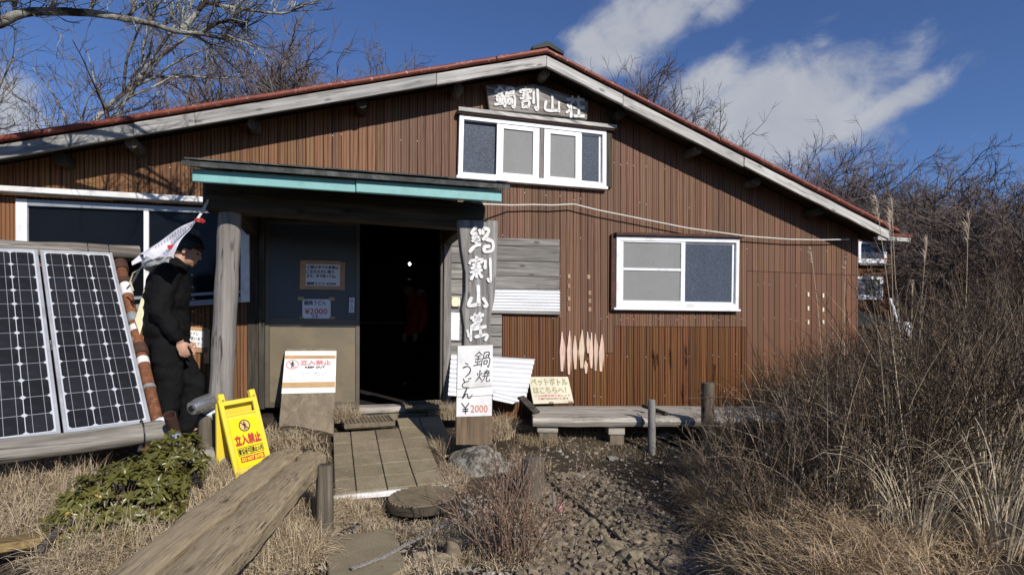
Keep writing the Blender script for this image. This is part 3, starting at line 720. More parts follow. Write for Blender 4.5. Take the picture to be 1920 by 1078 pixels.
hut.part('porch_beam', bm_, M['dark_wood'], bevel=.02, label='dark log beam across the porch posts')
for q in (pl_t.x, pr_t.x):
    hut.part('side_beam', MB().box(q-.05, q+.05, -PQ+.08, -.02, zb_+.03, za+.03), M['dark_wood'], bevel=.01)
n = 14; pts = [pl_b.lerp(pl_t, i/n) for i in range(n+1)]
post = hut.part('porch_post', MB().tube(pts, [.083-.004*i/n+.003*math.sin(i*1.7) for i in range(n+1)], 18), M['pillar'], org=pl_b, smooth=True, label='weathered grey log post left of the doorway')
st = MB(); c0 = L(396, 868, PQ+.03); c1 = L(396, 778, PQ+.03)
st.tube([c0, c0.lerp(c1, .3), c0.lerp(c1, .7), c1], [.095, .092, .09, .085], 16, wob=.04)
hut.part('post_base', st, M['stump'], parent=post, smooth=True)
hut.part('post_wrap', MB().tube([c1, c1+Vector((.01, 0, .02)), c1+Vector((.05, 0, .05))], [.088, .08, .05], 12, wob=.2), M['galv'], parent=post)
n = 8; pts = [pr_b.lerp(pr_t, i/n) for i in range(n+1)]
hut.part('porch_post', MB().tube(pts, .085, 16), M['pillar'], org=pr_b, smooth=True)
# ------------- boards and tin patching right of the door
def wallquad(quad, off0, off1): 
    return MB().prism([L(x, y, off1) for x, y in quad][::-1] if False else [L(quad[3][0], quad[3][1], off1), L(quad[2][0], quad[2][1], off1), L(quad[1][0], quad[1][1], off1), L(quad[0][0], quad[0][1], off1)], (0, 0, 0), (0, off1-off0, 0))
for (xa, xb, ys) in ((844, 905, (440, 462, 493, 523, 552, 585, 640, 668)), (902, 941, (588, 608, 630, 650, 670))):
    for y0, y1 in zip(ys[:-1], ys[1:]):
        hut.part('patch_plank', wallquad([(xa, y0+1), (xb, y0+2), (xb, y1+.3), (xa, y1-.7)], .014, random.uniform(.03, .036)), M['grey_x'], org=L(xa, y1, .03), bevel=.002)
for (y0, y1, y2, y3) in ((446, 449, 460, 462), (461, 463, 488, 491), (489, 492, 516, 519), (517, 520, 541, 543)):
    hut.part('patch_plank', wallquad([(918, y0), (1050, y1), (1049, y3), (918, y2)], .016, random.uniform(.036, .043)), M['grey_x'], org=L(918, y2, .04), bevel=.002)
hut.part('patch_plank', wallquad([(918, 581), (1051, 583), (1051, 590), (918, 587)], .016, .06), M['grey_x'], org=L(918, 587, .04), bevel=.002)
def corr(quad, off0, off1, nrib, thick=.004, amp=.009, per=6):
    "horizontal corrugations; off0 at the top edge, off1 at the bottom"
    mb = MB(); n = nrib*per; q = quad
    for i in range(n+1):
        t = i/n; o = off0+(off1-off0)*t
        A = L(q[0][0]+(q[3][0]-q[0][0])*t, q[0][1]+(q[3][1]-q[0][1])*t, o); B = L(q[1][0]+(q[2][0]-q[1][0])*t, q[1][1]+(q[2][1]-q[1][1])*t, o)
        d = amp*math.cos(2*math.pi*t*nrib)
        for P in (A, B): mb.v += [(P.x, P.y-d, P.z), (P.x, P.y-d+thick, P.z)]
    for i in range(n):
        k = i*4; mb.f += [(k, k+4, k+6, k+2), (k+1, k+3, k+7, k+5), (k, k+1, k+5, k+4), (k+2, k+6, k+7, k+3)]
    mb.f += [(0, 2, 3, 1), (n*4, n*4+1, n*4+3, n*4+2)]
    return mb
hut.part('corrugated_patch', corr([(918, 542), (1050, 544), (1050, 584), (918, 582)], .05, .052, 7), M['corr'], org=L(918, 582, .05), smooth=True)
# torn tape left on the boards
tapes = [(1054, 622, 696, 8), (1067, 620, 702, 7), (1079, 629, 692, 7), (1091, 618, 690, 9), (1103, 622, 662, 6), (1109, 623, 690, 6), (1117, 625, 695, 6), (1127, 627, 696, 8), (1099, 676, 700, 6)]
for (x, y0, y1, wd) in tapes:
    ym_ = (y0+y1)/2+random.uniform(-6, 6); sk_ = random.uniform(-2, 2)
    pol_ = [(x-wd*.3, y1), (x+wd*.25, y1), (x+wd*.55, ym_), (x+sk_+1, y0), (x+sk_-.5, y0), (x-wd*.55, ym_)]
    hut.part('tape_strip', MB().prism([L(a, b, .022) for a, b in pol_], (0, 0, 0), (0, .003, 0)), M['tape_pale'], org=L(x, y1, .02))
    e_ = random.choice((-1, 1)); pol_ = [(x+e_*wd*.62, y1-random.uniform(0, 14)), (x+e_*wd*.75, ym_+random.uniform(-8, 8)), (x+e_*wd*.35+sk_, y0+random.uniform(0, 12)), (x+e_*wd*.45, ym_)]
    hut.part('tape_strip', MB().prism([L(a, b, .026) for a, b in (pol_ if e_ > 0 else pol_[::-1])], (0, 0, 0), (0, .003, 0)), M['tape_pale'], org=L(x, y1, .02))
for (x, y) in ((1067, 518), (1067, 536), (1067, 560), (1067, 579), (1104, 519), (1106, 549), (1106, 564), (1106, 580)):
    hut.part('tape_strip', wallquad([(x-2.5, y-4), (x+2.5, y-4), (x+2.5, y+4), (x-2.5, y+4)], .016, .0175), M['tape_stain'], org=L(x, y, .02))
for (x, y) in ((1516, 552), (1516, 578), (1516, 604), (1544, 554), (1544, 580), (1544, 604)):
    hut.part('tape_strip', wallquad([(x-1.5, y-4), (x+1.5, y-4), (x+1.5, y+4), (x-1.5, y+4)], .016, .0185), M['cream'], org=L(x, y, .02))
# rear lean-to seen past the right corner
AN = -1.75
an_u0, an_u1 = UR+.01, L(1672, 500, AN).x; z_an = L(1640, 448, AN).z
ax = MB().box(an_u0-.6, an_u1, -AN+.02, -AN+2.6, -.1, z_an+.1)
annex = hut.part('lean_to', ax, M['core'], label='small lean-to with two windows past the right corner')
k = an_u0-.5
while k < an_u1:
    hut.part('siding_board', MB().box(k, min(k+PW*.8, an_u1)-.006, -AN, -AN+.018, -.1, z_an+.08), M['siding_left'], parent=annex, org=(k, -AN, -.1)); k += PW*.8
def awin(quad, glass):
    w_ = Win(quad, AN+.03, name='lean_to_window'); w_.frame(0, 1, 0, 1, .09, .13, -.02, .04, M['white_al'], 'frame', wb=.2); w_.pane(.09, .91, .13, .8, .012, glass); return w_
w = awin([(1608, 453), (1661, 454), (1661, 494), (1608, 493)], M['blue_glass']); w.b(-.03, 1.15, 1.02, 1.12, -.06, .04, M['grey_x'], 'sill')
w = awin([(1590, 518), (1654, 519), (1654, 562), (1590, 562)], M['mesh_glass'])
e0, e1 = L(1655, 446, AN+.3), L(1708, 446, AN+.3)
hut.part('eave_board', MB().box(e0.x-.1, e1.x, -AN-.3, -AN-.26, e0.z-.04, e0.z+.04), M['barge_r'], bevel=.003)
hut.part('lean_to_roof', MB().hexa([(e0.x-.1, -AN-.32, e0.z+.042), (e1.x+.05, -AN-.32, e0.z+.042), (e1.x+.05, -AN+2.7, e0.z+.3), (e0.x-.1, -AN+2.7, e0.z+.3), (e0.x-.1, -AN-.32, e0.z+.08), (e1.x+.05, -AN-.32, e0.z+.08), (e1.x+.05, -AN+2.7, e0.z+.34), (e0.x-.1, -AN+2.7, e0.z+.34)]), M['red'])
q0 = L(1610, 563, AN+.9); q1 = L(1668, 566, AN+.9)
hut.part('low_roof', MB().hexa([(UR+.02, q0.y, q0.z-.38), (q1.x+.1, q0.y, q0.z-.40), (q1.x, -AN-.02, q0.z+.0), (UR+.02, -AN-.02, q0.z), (UR+.02, q0.y, q0.z-.35), (q1.x+.1, q0.y, q0.z-.37), (q1.x, -AN-.02, q0.z+.03), (UR+.02, -AN-.02, q0.z+.03)]), M['dark_roof'])
# ---------------------------------------------------------------- lettering
GL = {
'鍋': [[(27,4),(17,18),(4,31)], [(27,6),(38,17),(48,25)], [(15,33),(38,30)], [(9,49),(43,45)], [(26,31),(26,83)], [(12,60),(18,72)], [(41,56),(34,70)], [(3,89),(48,79)],
       [(57,9),(57,42)], [(57,10),(85,7),(84,40)], [(70,25),(71,41)], [(70,25),(84,23)], [(50,46),(49,97)], [(50,46),(92,42),(92,94),(83,88)], [(62,60),(63,81)], [(62,60),(80,57),(79,79)], [(62,80),(79,78)]],
'割': [[(30,1),(31,11)], [(8,14),(5,27)], [(8,15),(54,11),(49,24)], [(18,28),(44,25)], [(16,40),(46,37)], [(5,53),(57,48)], [(30,20),(31,60)], [(15,66),(18,95)], [(15,66),(47,62),(43,92)], [(18,91),(43,88)], [(69,18),(69,70)], [(88,3),(89,94),(76,85)]],
'山': [[(50,6),(50,82)], [(15,40),(14,87),(88,82)], [(86,36),(86,91)]],
'荘': [[(7,19),(93,14)], [(34,3),(37,29)], [(66,1),(61,29)], [(27,36),(27,99)], [(8,44),(19,55)], [(3,80),(25,64)], [(39,55),(95,50)], [(66,34),(66,90)], [(43,92),(93,88)]],
'焼': [[(8,30),(14,46)], [(41,25),(32,44)], [(24,6),(23,52),(3,95)], [(24,56),(43,80)], [(54,17),(92,13)], [(71,2),(70,28)], [(50,33),(96,28)], [(62,20),(60,45)], [(83,19),(82,44)], [(45,51),(99,47)], [(62,54),(59,75),(43,97)], [(78,51),(78,88),(99,87),(99,74)]],
'う': [[(38,6),(62,15)], [(22,38),(56,27),(76,44),(68,74),(38,99)]],
'ど': [[(30,8),(41,40)], [(78,30),(38,46),(20,70),(34,90),(80,90)], [(72,5),(81,17)], [(86,-1),(95,10)]],
'ん': [[(50,2),(12,96),(40,55),(54,60),(58,88),(75,88),(94,58)]],
'¥': [[(8,3),(47,47)], [(90,2),(50,46)], [(50,46),(50,99)], [(20,57),(82,54)], [(20,75),(82,72)]],
# running-hand forms of the upright board
'鍋2': [[(30,4),(12,26),(34,30)], [(44,14),(50,30)], [(16,40),(22,50)], [(40,38),(34,50)], [(30,34),(30,62)], [(14,54),(46,50)], [(48,66),(24,74),(4,94)], [(60,10),(58,30)], [(60,10),(82,14),(74,34),(58,50)], [(70,48),(98,58),(96,88),(66,92),(66,76),(86,74)]],
'割2': [[(34,2),(40,12)], [(10,18),(6,30)], [(10,18),(60,12),(54,26)], [(20,34),(50,28)], [(14,48),(54,40)], [(34,24),(34,62)], [(10,64),(60,54)], [(30,64),(12,92)], [(36,64),(36,84)], [(44,62),(60,84)], [(74,16),(72,50)], [(94,8),(96,96),(82,88)]],
'山2': [[(50,4),(52,84)], [(22,52),(8,84),(30,84),(52,78)], [(70,54),(88,82),(74,88)]],
'荘2': [[(20,16),(80,4)], [(38,2),(46,24)], [(64,-2),(56,22)], [(30,24),(70,20),(20,50)], [(60,34),(30,56),(92,46)], [(22,50),(20,98)], [(4,60),(12,84)], [(64,50),(66,80)], [(40,84),(96,76),(88,96)]],
}
def catmull(pts, n=5):
    if len(pts) == 2: return [Vector((pts[0][0]+(pts[1][0]-pts[0][0])*i/n, pts[0][1]+(pts[1][1]-pts[0][1])*i/n)) for i in range(n+1)]
    P = [Vector(p) for p in pts]; P = [2*P[0]-P[1]]+P+[2*P[-1]-P[-2]]; out = []
    for i in range(1, len(P)-2):
        for k in range(n):
            t = k/n; a, b, c, d = P[i-1:i+3]
            out.append(.5*((2*b)+(c-a)*t+(2*a-5*b+4*c-d)*t*t+(3*b-a-3*c+d)*t*t*t))
    return out+[P[-2]]
def stroke(mb, pts, wd, mp, t, taper=.45):
    c = catmull(pts, 5 if len(pts) < 4 else 4); n = len(c)
    l, r = [], []
    for i, p in enumerate(c):
        d = (c[min(i+1, n-1)]-c[max(i-1, 0)]); d = d.normalized() if d.length else Vector((1, 0)); nn = Vector((-d.y, d.x))
        s = i/(n-1); k = wd*(1.12-.35*math.sin(math.pi*min(1, s*1.25))-(taper*max(0, s-.7)/.3))*.5
        if i == 0: k *= .75
        l.append(p+nn*k); r.append(p-nn*k)
    st = (c[0]-(c[1]-c[0]).normalized()*wd*.28); en = c[-1]+(c[-1]-c[-2]).normalized()*wd*.25
    loop = [st]+l+[en]+r[::-1]
    # front strip + side wall
    V = [mp(p.x, p.y, t) for p in l]+[mp(p.x, p.y, t) for p in r]+[mp(st.x, st.y, t), mp(en.x, en.y, t)]
    Fc = [(i, i+1, n+i+1, n+i) for i in range(n-1)]+[(2*n, 0, n), (2*n+1, 2*n-1, n-1)]
    b = len(V); V += [mp(p.x, p.y, 0) for p in loop]
    idx = [2*n]+list(range(n))+[2*n+1]+list(range(2*n-1, n-1, -1)); m = len(loop)
    Fc += [(idx[i], b+i, b+(i+1) % m, idx[(i+1) % m]) for i in range(m)]
    mb.add(V, Fc)
def glyph(mb, ch, mp, wd=9, t=.004, taper=.45):
    for s_ in GL[ch]: stroke(mb, s_, wd*random.uniform(.9, 1.12), mp, t, taper)
_dg = None
def text_geo(s, extr=0):
    cu = bpy.data.curves.new('text', 'FONT'); cu.body = s; cu.size = 1.0; cu.resolution_u = 2; cu.align_x = 'LEFT'
    o = bpy.data.objects.new('text', cu); COL.objects.link(o); bpy.context.view_layer.update()
    me = bpy.data.meshes.new_from_object(o.evaluated_get(bpy.context.evaluated_depsgraph_get()))
    v = [tuple(p.co) for p in me.vertices]; f = [tuple(p.vertices) for p in me.polygons]
    bpy.data.objects.remove(o); bpy.data.meshes.remove(me)
    return v, f
def text(mb, s, mp, fit, bold=0.):
    "lay a line of type into the box fit=(x0,x1,y0,y1) (y down) of the mapping mp"
    v, f = text_geo(s)
    xs = [p[0] for p in v]; ys = [p[1] for p in v]; x0, x1, y0, y1 = fit
    a, b = min(xs), max(xs); c, d = min(ys), max(ys)
    offs = [(0, 0)] if not bold else [(0, 0), (bold, 0), (-bold, 0), (0, bold), (0, -bold)]
    for k, (ox, oy) in enumerate(offs):
        mb.add([mp(ox+x0+(p[0]-a)/(b-a)*(x1-x0), oy+y1-(p[1]-c)/(d-c)*(y1-y0), .0012+k*.00008) for p in v], f)
def face_map(o, ex, ey, nrm):
    "board face: origin o (top left), ex/ey span the face to the right/down over 0..1"
    o = Vector(o); ex = Vector(ex); ey = Vector(ey); n = Vector(nrm).normalized()
    return lambda x, y, t=0.: o+ex*x+ey*y+n*t
def sub(mp, x0, y0, sx, sy, slant=0.):
    "glyph box (100 units) at x0,y0 of a face map"
    return lambda x, y, t=0.: mp(x0+sx*x/100+slant*(50-y)/100*sx, y0+sy*y/100, t)
def slab_thing(mb, mp, x0, x1, y0, y1, t0, t1):
    return mb.hexa([mp(x0, y1, t1), mp(x1, y1, t1), mp(x1, y1, t0), mp(x0, y1, t0), mp(x0, y0, t1), mp(x1, y0, t1), mp(x1, y0, t0), mp(x0, y0, t0)])
def disc(mb, mp, cx, cy, rx, ry, t, r_in=0., n=24):
    o = [mp(cx+rx*math.cos(2*math.pi*i/n), cy+ry*math.sin(2*math.pi*i/n), t) for i in range(n)]
    if not r_in: return mb.add(o, [tuple(range(n))])
    q = [mp(cx+rx*r_in*math.cos(2*math.pi*i/n), cy+ry*r_in*math.sin(2*math.pi*i/n), t) for i in range(n)]
    return mb.add(o+q, [(i, (i+1) % n, (i+1) % n+n, i+n) for i in range(n)])
def no_entry(mp, cx, cy, rx, ry, ring_mb, man_mb):
    disc(ring_mb, mp, cx, cy, rx, ry, .0012, .83, 28)
    a = .707
    P = lambda x, y, t=.0014: mp(cx+rx*x, cy+ry*y, t)
    ring_mb.add([P(-.70, -.58), P(-.58, -.70), P(.70, .58), P(.58, .70)], [(0, 1, 2, 3)])
    disc(man_mb, lambda x, y, t: P(x, y, .0018), 0, -.55, .16, .15, 0, 0, 12)
    for q in ([(-.20, -.36), (.20, -.36), (.16, .12), (-.16, .12)], [(-.16, .12), (-.01, .12), (-.06, .72), (-.2, .72)], [(.01, .12), (.16, .12), (.22, .70), (.08, .72)],
              [(-.20, -.36), (-.12, -.36), (-.3, .06), (-.38, .02)], [(.12, -.36), (.20, -.36), (.38, .02), (.30, .06)]):
        man_mb.add([P(x, y, .0018) for x, y in q], [(0, 1, 2, 3)])
# ---------------------------------------------------------------- signs
# name board under the gable
NB = .11
out = [(911, 159), (940, 158), (968, 163), (1000, 158), (1022, 163), (1058, 176), (1103, 190), (1101, 225), (1060, 219), (1000, 213), (960, 209), (918, 207)]
base = L(1005, 225, NB); t = Thing('name_board', 'weathered plank under the gable with four raised white characters', 'sign', base, 'H')
pts = [L(x, y, NB) for x, y in out][::-1]
t.part('board', MB().prism(pts, (0, 0, 0), (0, .045, 0)), M['nameboard'], bevel=.006)
for ch, (xa, ya, xb, yb), wd in (('鍋', (926, 163, 967, 203), 12), ('割', (973, 165, 1012, 207), 11), ('山', (1018, 178, 1052, 213), 13), ('荘', (1060, 181, 1097, 222), 12)):
    mp = lambda x, y, tt=0., a=(xa, ya, xb, yb): (lambda P: Vector((P.x, P.y-tt, P.z)))(L(a[0]+(a[2]-a[0])*x/100, a[1]+(a[3]-a[1])*y/100+(x-50)*.035, NB+.001))
    g_ = MB(); glyph(g_, ch, mp, wd*1.15, .012, .2); t.part('letter', g_, M['letter_white'])
for x, y in ((922, 205), (1085, 222)): t.part('bracket', MB().beam(L(x, y, NB-.045), L(x, y+2, .01), .03, .03), M['rust_dark'])
# upright board by the door
VB = 1.345
edgeL = [(861, 412), (863, 440), (866, 470), (873, 513), (873, 545), (866, 580), (871, 615), (870, 650), (868, 720), (868, 832)]
edgeR = [(934, 414), (933, 450), (931, 500), (930, 530), (927, 560), (921, 590), (919, 620), (922, 650), (921, 720), (920, 832)]
base = L(894, 832, VB); t = Thing('upright_name_board', 'tall live edged plank with four raised white characters beside the doorway', 'sign', base, 'H')
pl_ = MB()
for i in range(len(edgeL)-1):
    a, b, c, d = L(*edgeL[i+1], VB), L(*edgeR[i+1], VB), L(*edgeR[i], VB), L(*edgeL[i], VB)
    if i == 0: pl_.v += [tuple(d), tuple(c), (d.x-.012, d.y+.055, d.z), (c.x+.012, c.y+.055, c.z)]; pl_.f.append((0, 1, 3, 2))
    pl_.v += [tuple(a), tuple(b), (a.x-.012, a.y+.055, a.z), (b.x+.012, b.y+.055, b.z)]
    k = i*4; pl_.f += [(k, k+4, k+5, k+1), (k+2, k+3, k+7, k+6), (k, k+2, k+6, k+4), (k+1, k+5, k+7, k+3)]
pl_.f.append((k+4, k+6, k+7, k+5))
t.part('board', pl_, M['sign_wood'], bevel=.004)
for ch, (xa, ya, xb, yb), wd in (('鍋2', (878, 424, 924, 476), 12), ('割2', (877, 481, 921, 528), 12), ('山2', (874, 534, 918, 580), 14), ('荘2', (874, 588, 914, 640), 13)):
    mp = lambda x, y, tt=0., a=(xa, ya, xb, yb): (lambda P: Vector((P.x, P.y-tt, P.z)))(L(a[0]+(a[2]-a[0])*x/100, a[1]+(a[3]-a[1])*y/100, VB+.001))
    g_ = MB(); glyph(g_, ch, mp, wd*1.1, .012, .25); t.part('letter', g_, M['letter_white'])
# price board on the rock
PB = 1.42
mpx = lambda px, py, tt=0.: (lambda P: Vector((P.x, P.y-tt, P.z)))(L(px, py, PB))
base = L(888, 833, PB); t = Thing('price_board', 'white price board with black brush writing and bare wood foot on a rock', 'sign', base, 'H')
def pq(quad, t0, t1): return MB().hexa([mpx(*quad[3], t1), mpx(*quad[2], t1), mpx(*quad[2], t0), mpx(*quad[3], t0), mpx(*quad[0], t1), mpx(*quad[1], t1), mpx(*quad[1], t0), mpx(*quad[0], t0)])
t.part('board', pq([(858, 648), (924, 646), (922, 834), (855, 834)], -.022, 0), M['brown_ply'], bevel=.003)
t.part('painted_face', pq([(858, 648.5), (924, 646.5), (923, 723), (857, 729)], .0, .003), M['white_paint'])
t.part('painted_face', pq([(856.5, 730), (923, 724), (922.5, 740), (856.2, 744)], .0, .003), M['white_paint'])
t.part('painted_face', pq([(856, 745), (922.4, 741), (922, 779), (855.5, 781)], .0, .003), M['white_paint'])
ink = MB()
def pg(ch, xa, ya, xb, yb, wd, sl_=0):
    mp = lambda x, y, tt=0.: mpx(xa+(xb-xa)*x/100+sl_*(50-y)/100, ya+(yb-ya)*y/100, .0035+tt); glyph(ink, ch, mp, wd, .0008, .6)
pg('鍋', 888, 658, 920, 689, 7, 4); pg('焼', 892, 692, 919, 717, 8, 4); pg('う', 862, 679, 888, 707, 9); pg('ど', 862, 708, 884, 728, 11); pg('ん', 864, 727, 887, 748, 11); pg('¥', 864, 755, 881, 776, 14)
t.part('writing', ink, M['ink'])
num = MB(); text(num, '2000', lambda x, y, tt: mpx(x, y, .0035+tt), (882, 914, 759, 773)); t.part('number', num, M['ink_orange'])
# keep-out board leaning at the door
def lean_map(q, o_top, o_bot):
    k4 = [L(q[0][0], q[0][1], o_top), L(q[1][0], q[1][1], o_top), L(q[2][0], q[2][1], o_bot), L(q[3][0], q[3][1], o_bot)]
    kk = (k4[2]-k4[3]).length/(k4[1]-k4[0]).length-1
    def mp(x, y, tt=0.):
        P = k4[0]+(k4[1]-k4[0])*(x*(1+kk*y))+(k4[3]-k4[0])*y; return Vector((P.x, P.y-tt*.9, P.z+tt*.35))
    return mp
kq = [(536, 653), (630, 653), (625, 831), (520, 828)]
mp = lean_map(kq, .10, .62); base = mp(.5, 1, -.01)
t = Thing('keep_out_board', 'plywood board leaning on the door with a white KEEP OUT notice', 'sign', base, 'H')
t.part('board', slab_thing(MB(), mp, 0, 1, 0, 1, -.016, 0), M['ply'], bevel=.003)
t.part('paper', slab_thing(MB(), mp, -.004, 1.01, .032, .51, .0005, .0025), M['paper'])
pf = lambda x, y, tt=0.: mp(x, y, .0026+tt)
t.part('tape', slab_thing(MB(), pf, -.008, 1.0, .085, .125, 0, .0015), M['tape']); t.part('tape', slab_thing(MB(), pf, -.006, 1.0, .39, .452, 0, .0015), M['tape'])
rg, mn = MB(), MB(); no_entry(pf, .155, .19, .125, .055, rg, mn); t.part('prohibition_ring', rg, M['ink_pink']); t.part('walking_figure', mn, M['ink'])
k1 = MB(); text(k1, '立入禁止', pf, (.31, .90, .142, .195), .006); t.part('lettering', k1, M['ink_pink'])
k1 = MB(); text(k1, 'KEEP OUT', pf, (.40, .79, .212, .232), .003); t.part('lettering', k1, M['ink'])
k1 = MB()
for i, s_ in enumerate(('ここから先は立入禁止です。', '許可なく入ることはできません。', 'No entry beyond this point. ', 'Authorized persons only.')): text(k1, s_, pf, (.09+.01*i, .86-.02*i, .286+i*.024, .297+i*.024))
t.part('small_print', k1, M['ink_blue'])
# notices on the door glass and the jamb
def notice(name, label, quad, off, mat, lines, group=None, border=None, tapes_=()):
    m_ = lambda x, y, tt=0.: (lambda A, B: (lambda P: Vector((P.x, P.y-tt, P.z)))(A.lerp(B, x)))(L(quad[0][0]+(quad[3][0]-quad[0][0])*y, quad[0][1]+(quad[3][1]-quad[0][1])*y, off), L(quad[1][0]+(quad[2][0]-quad[1][0])*y, quad[1][1]+(quad[2][1]-quad[1][1])*y, off))
    tt = Thing(name, label, 'notice', m_(.5, 1), 'H', group)
    tt.part('paper', slab_thing(MB(), m_, 0, 1, 0, 1, 0, .002), mat)
    mf = lambda x, y, q=0.: m_(x, y, .0022+q)
    if border:
        for (x0, x1, y0, y1) in ((-.13, .03, -.12, 1.12), (.97, 1.11, -.1, 1.14), (.03, .97, -.14, .02), (.03, .97, .97, 1.12)): tt.part('tape', slab_thing(MB(), m_, x0, x1, y0, y1, .0021, .0034), border)
    for (x0, x1, y0, y1) in tapes_: tt.part('tape', slab_thing(MB(), m_, x0, x1, y0, y1, .0021, .0034), M['tape'])
    for (s_, fit, mt) in lines:
        q = MB(); text(q, s_, mf, fit, .004); tt.part('writing', q, mt)
    return tt
GO = .0
notice('door_notice', 'handwritten notice framed in brown tape on the door glass', [(572, 494), (640, 496), (639, 538), (571, 537)], .004, M['paper_blue'],
       [('小屋の中での食事は', (.06, .92, .07, .22), M['ink_blue']), ('ご注文の方に限り', (.04, .80, .27, .42), M['ink_blue']), ('ます。外で待ってね。', (.06, .86, .46, .61), M['ink_blue']), ('鍋焼うどん ¥2000', (.06, .86, .80, .93), M['ink_blue'])], border=M['tape'])
notice('door_notice', 'white udon price notice taped low on the door glass', [(567, 561), (620, 561), (620, 598), (567, 598)], .006, M['paper_blue'],
       [('鍋焼うどん', (.06, .84, .06, .30), M['ink_blue']), ('¥2000', (.08, .88, .46, .76), M['ink_red']), ('です', (.32, .56, .80, .97), M['ink_blue'])], tapes_=[(-.16, .06, -.12, .05), (.94, 1.14, -.1, .08), (-.1, .05, .9, 1.05), (.96, 1.16, .88, 1.04)])
notice('entrance_plate', 'narrow white upright entrance plate at the door edge', [(655, 558), (665, 558), (664, 586), (654, 586)], .018, M['paper_blue'],
       [('出', (.2, .8, .08, .32), M['ink']), ('入', (.2, .8, .38, .62), M['ink']), ('口', (.24, .78, .68, .9), M['ink'])])
notice('wall_notice', 'white notice with brown tape on the wall left of the porch post', [(356, 618), (384, 620), (383, 652), (355, 650)], .022, M['paper'],
       [('トイレ', (.05, .6, .1, .3), M['ink_blue']), ('使います', (.05, .95, .4, .6), M['ink_blue']), ('ください', (.05, .95, .7, .9), M['ink_blue'])], tapes_=[(-.1, 1.25, .98, 1.28), (.98, 1.35, -.1, 1.9), (-.1, 1.2, -.18, .03)])
notice('wall_sheet', 'blank pinkish white sheet on the planks beside the upright board', [(842, 585), (862, 586), (861, 638), (841, 637)], .04, M['paper'], [])
bq = L(852, 572, .045); t = Thing('switch_box', 'small cream junction box on the planks above a blank sheet', 'box', bq, 'H')
t.part('box', MB().box(L(846, 570, .05).x, L(862, 570, .05).x, bq.y-.025, bq.y+.008, L(850, 575, .05).z, L(850, 557, .05).z), M['cream_plastic'], bevel=.004)
for x, y in ((848, 559), (860, 559), (848, 573), (860, 573)): P = L(x, y, .073); t.part('screw', MB().box(P.x-.004, P.x+.004, bq.y-.028, bq.y-.024, P.z-.004, P.z+.004), M['rust_dark'])
# corrugated sheet leaning behind the price board
cq = [(846, 664), (1003, 673), (985, 752), (840, 741)]
t = single('corrugated_sheet', 'white corrugated metal sheet leaning on the wall behind the price board', 'metal sheet', corr(cq, .07, .24, 9), M['corr'], L(900, 745, .2), 'H', smooth=True)
cq = [(924, 733), (982, 748), (961, 757), (924, 749)]
single('corrugated_offcut', 'narrow white corrugated offcut at the foot of the large leaning sheet', 'metal sheet', corr(cq, .27, .30, 2), M['corr'], L(950, 755, .28), 'H', smooth=True)
# ---------------------------------------------------------------- yellow folding sign
u_ = Vector((.55, .83, .072)).normalized(); v_ = Vector((.277, -.095, -.956)); v_ = (v_-u_*u_.dot(v_)).normalized(); n_ = u_.cross(v_)
if n_.y > 0: n_ = -n_
SW, SH = .262, .53
o_ = Vector((-1.978, 3.838, .783))
mp = face_map(o_, u_*SW, v_*SH, n_)
base = mp(.5, 1.08, -.1)
t = Thing('floor_sign', 'yellow folding plastic DO NOT ENTER sign standing beside the plank bench', 'floor sign', base, 'W')
pn = MB(); th = .022
slab_thing(pn, mp, -.02, .10, .03, 1.1, -th, 0); slab_thing(pn, mp, .90, 1.03, .03, 1.1, -th, 0)
slab_thing(pn, mp, .10, .90, .26, 1.1, -th, -.004); slab_thing(pn, mp, .10, .90, .055, .115, -th, 0)
t.part('front_panel', pn, M['yellow'], bevel=.004, smooth=True)
bk = MB(); dn = -n_*.20
mp2 = face_map(o_-n_*.03, u_*SW, v_*SH*.9+dn, n_); slab_thing(bk, mp2, .0, 1, .06, 1.15, -th, 0); t.part('back_panel', bk, M['yellow'], bevel=.004)
for x in (.0, .86):
    hb = MB(); slab_thing(hb, mp, x, x+.16, -.045, .06, -.035, .004); t.part('hinge_lug', hb, M['yellow'], bevel=.006)
    hb = MB(); slab_thing(hb, mp, x+.05, x+.11, .035, .05, .004, .007); t.part('hinge_slot', hb, M['ink_brown'])
t.part('grip_edge', slab_thing(MB(), mp, .10, .90, .235, .262, -th, .001), M['yellow'], bevel=.003)
t.part('label_face', slab_thing(MB(), mp, .10, .92, .30, .94, -.004, .0), M['yellow_label'])
fm = lambda x, y, tt=0.: mp(x, y, .0005+tt)
db = MB(); disc(db, fm, .50, .41, .135, .066, .0006); t.part('disc', db, M['amber'])
rg, mn = MB(), MB(); no_entry(fm, .50, .41, .155, .077, rg, mn); t.part('prohibition_ring', rg, M['ink']); t.part('walking_figure', mn, M['ink'])
q = MB(); text(q, '立入禁止', fm, (.16, .87, .525, .65), .012); t.part('lettering', q, M['ink_red'])
q = MB(); text(q, '출입금지', fm, (.19, .50, .70, .765), .004); text(q, '禁止入内', fm, (.56, .85, .70, .765), .004)
for x0, x1 in ((.17, .53), (.54, .88)):
    for (a, b, c, d) in ((x0, x1, .683, .69), (x0, x1, .777, .784), (x0, x0+.012, .683, .784), (x1-.012, x1, .683, .784)): slab_thing(q, fm, a, b, c, d, 0, .0012)
t.part('lettering', q, M['ink'])
t.part('red_bar', slab_thing(MB(), fm, .20, .86, .80, .872, 0, .001), M['ink_red'])
q = MB(); text(q, 'DO NOT ENTER', lambda x, y, tt=0.: fm(x, y, .0012+tt), (.23, .83, .815, .858), .004); t.part('lettering', q, M['yellow_label'])
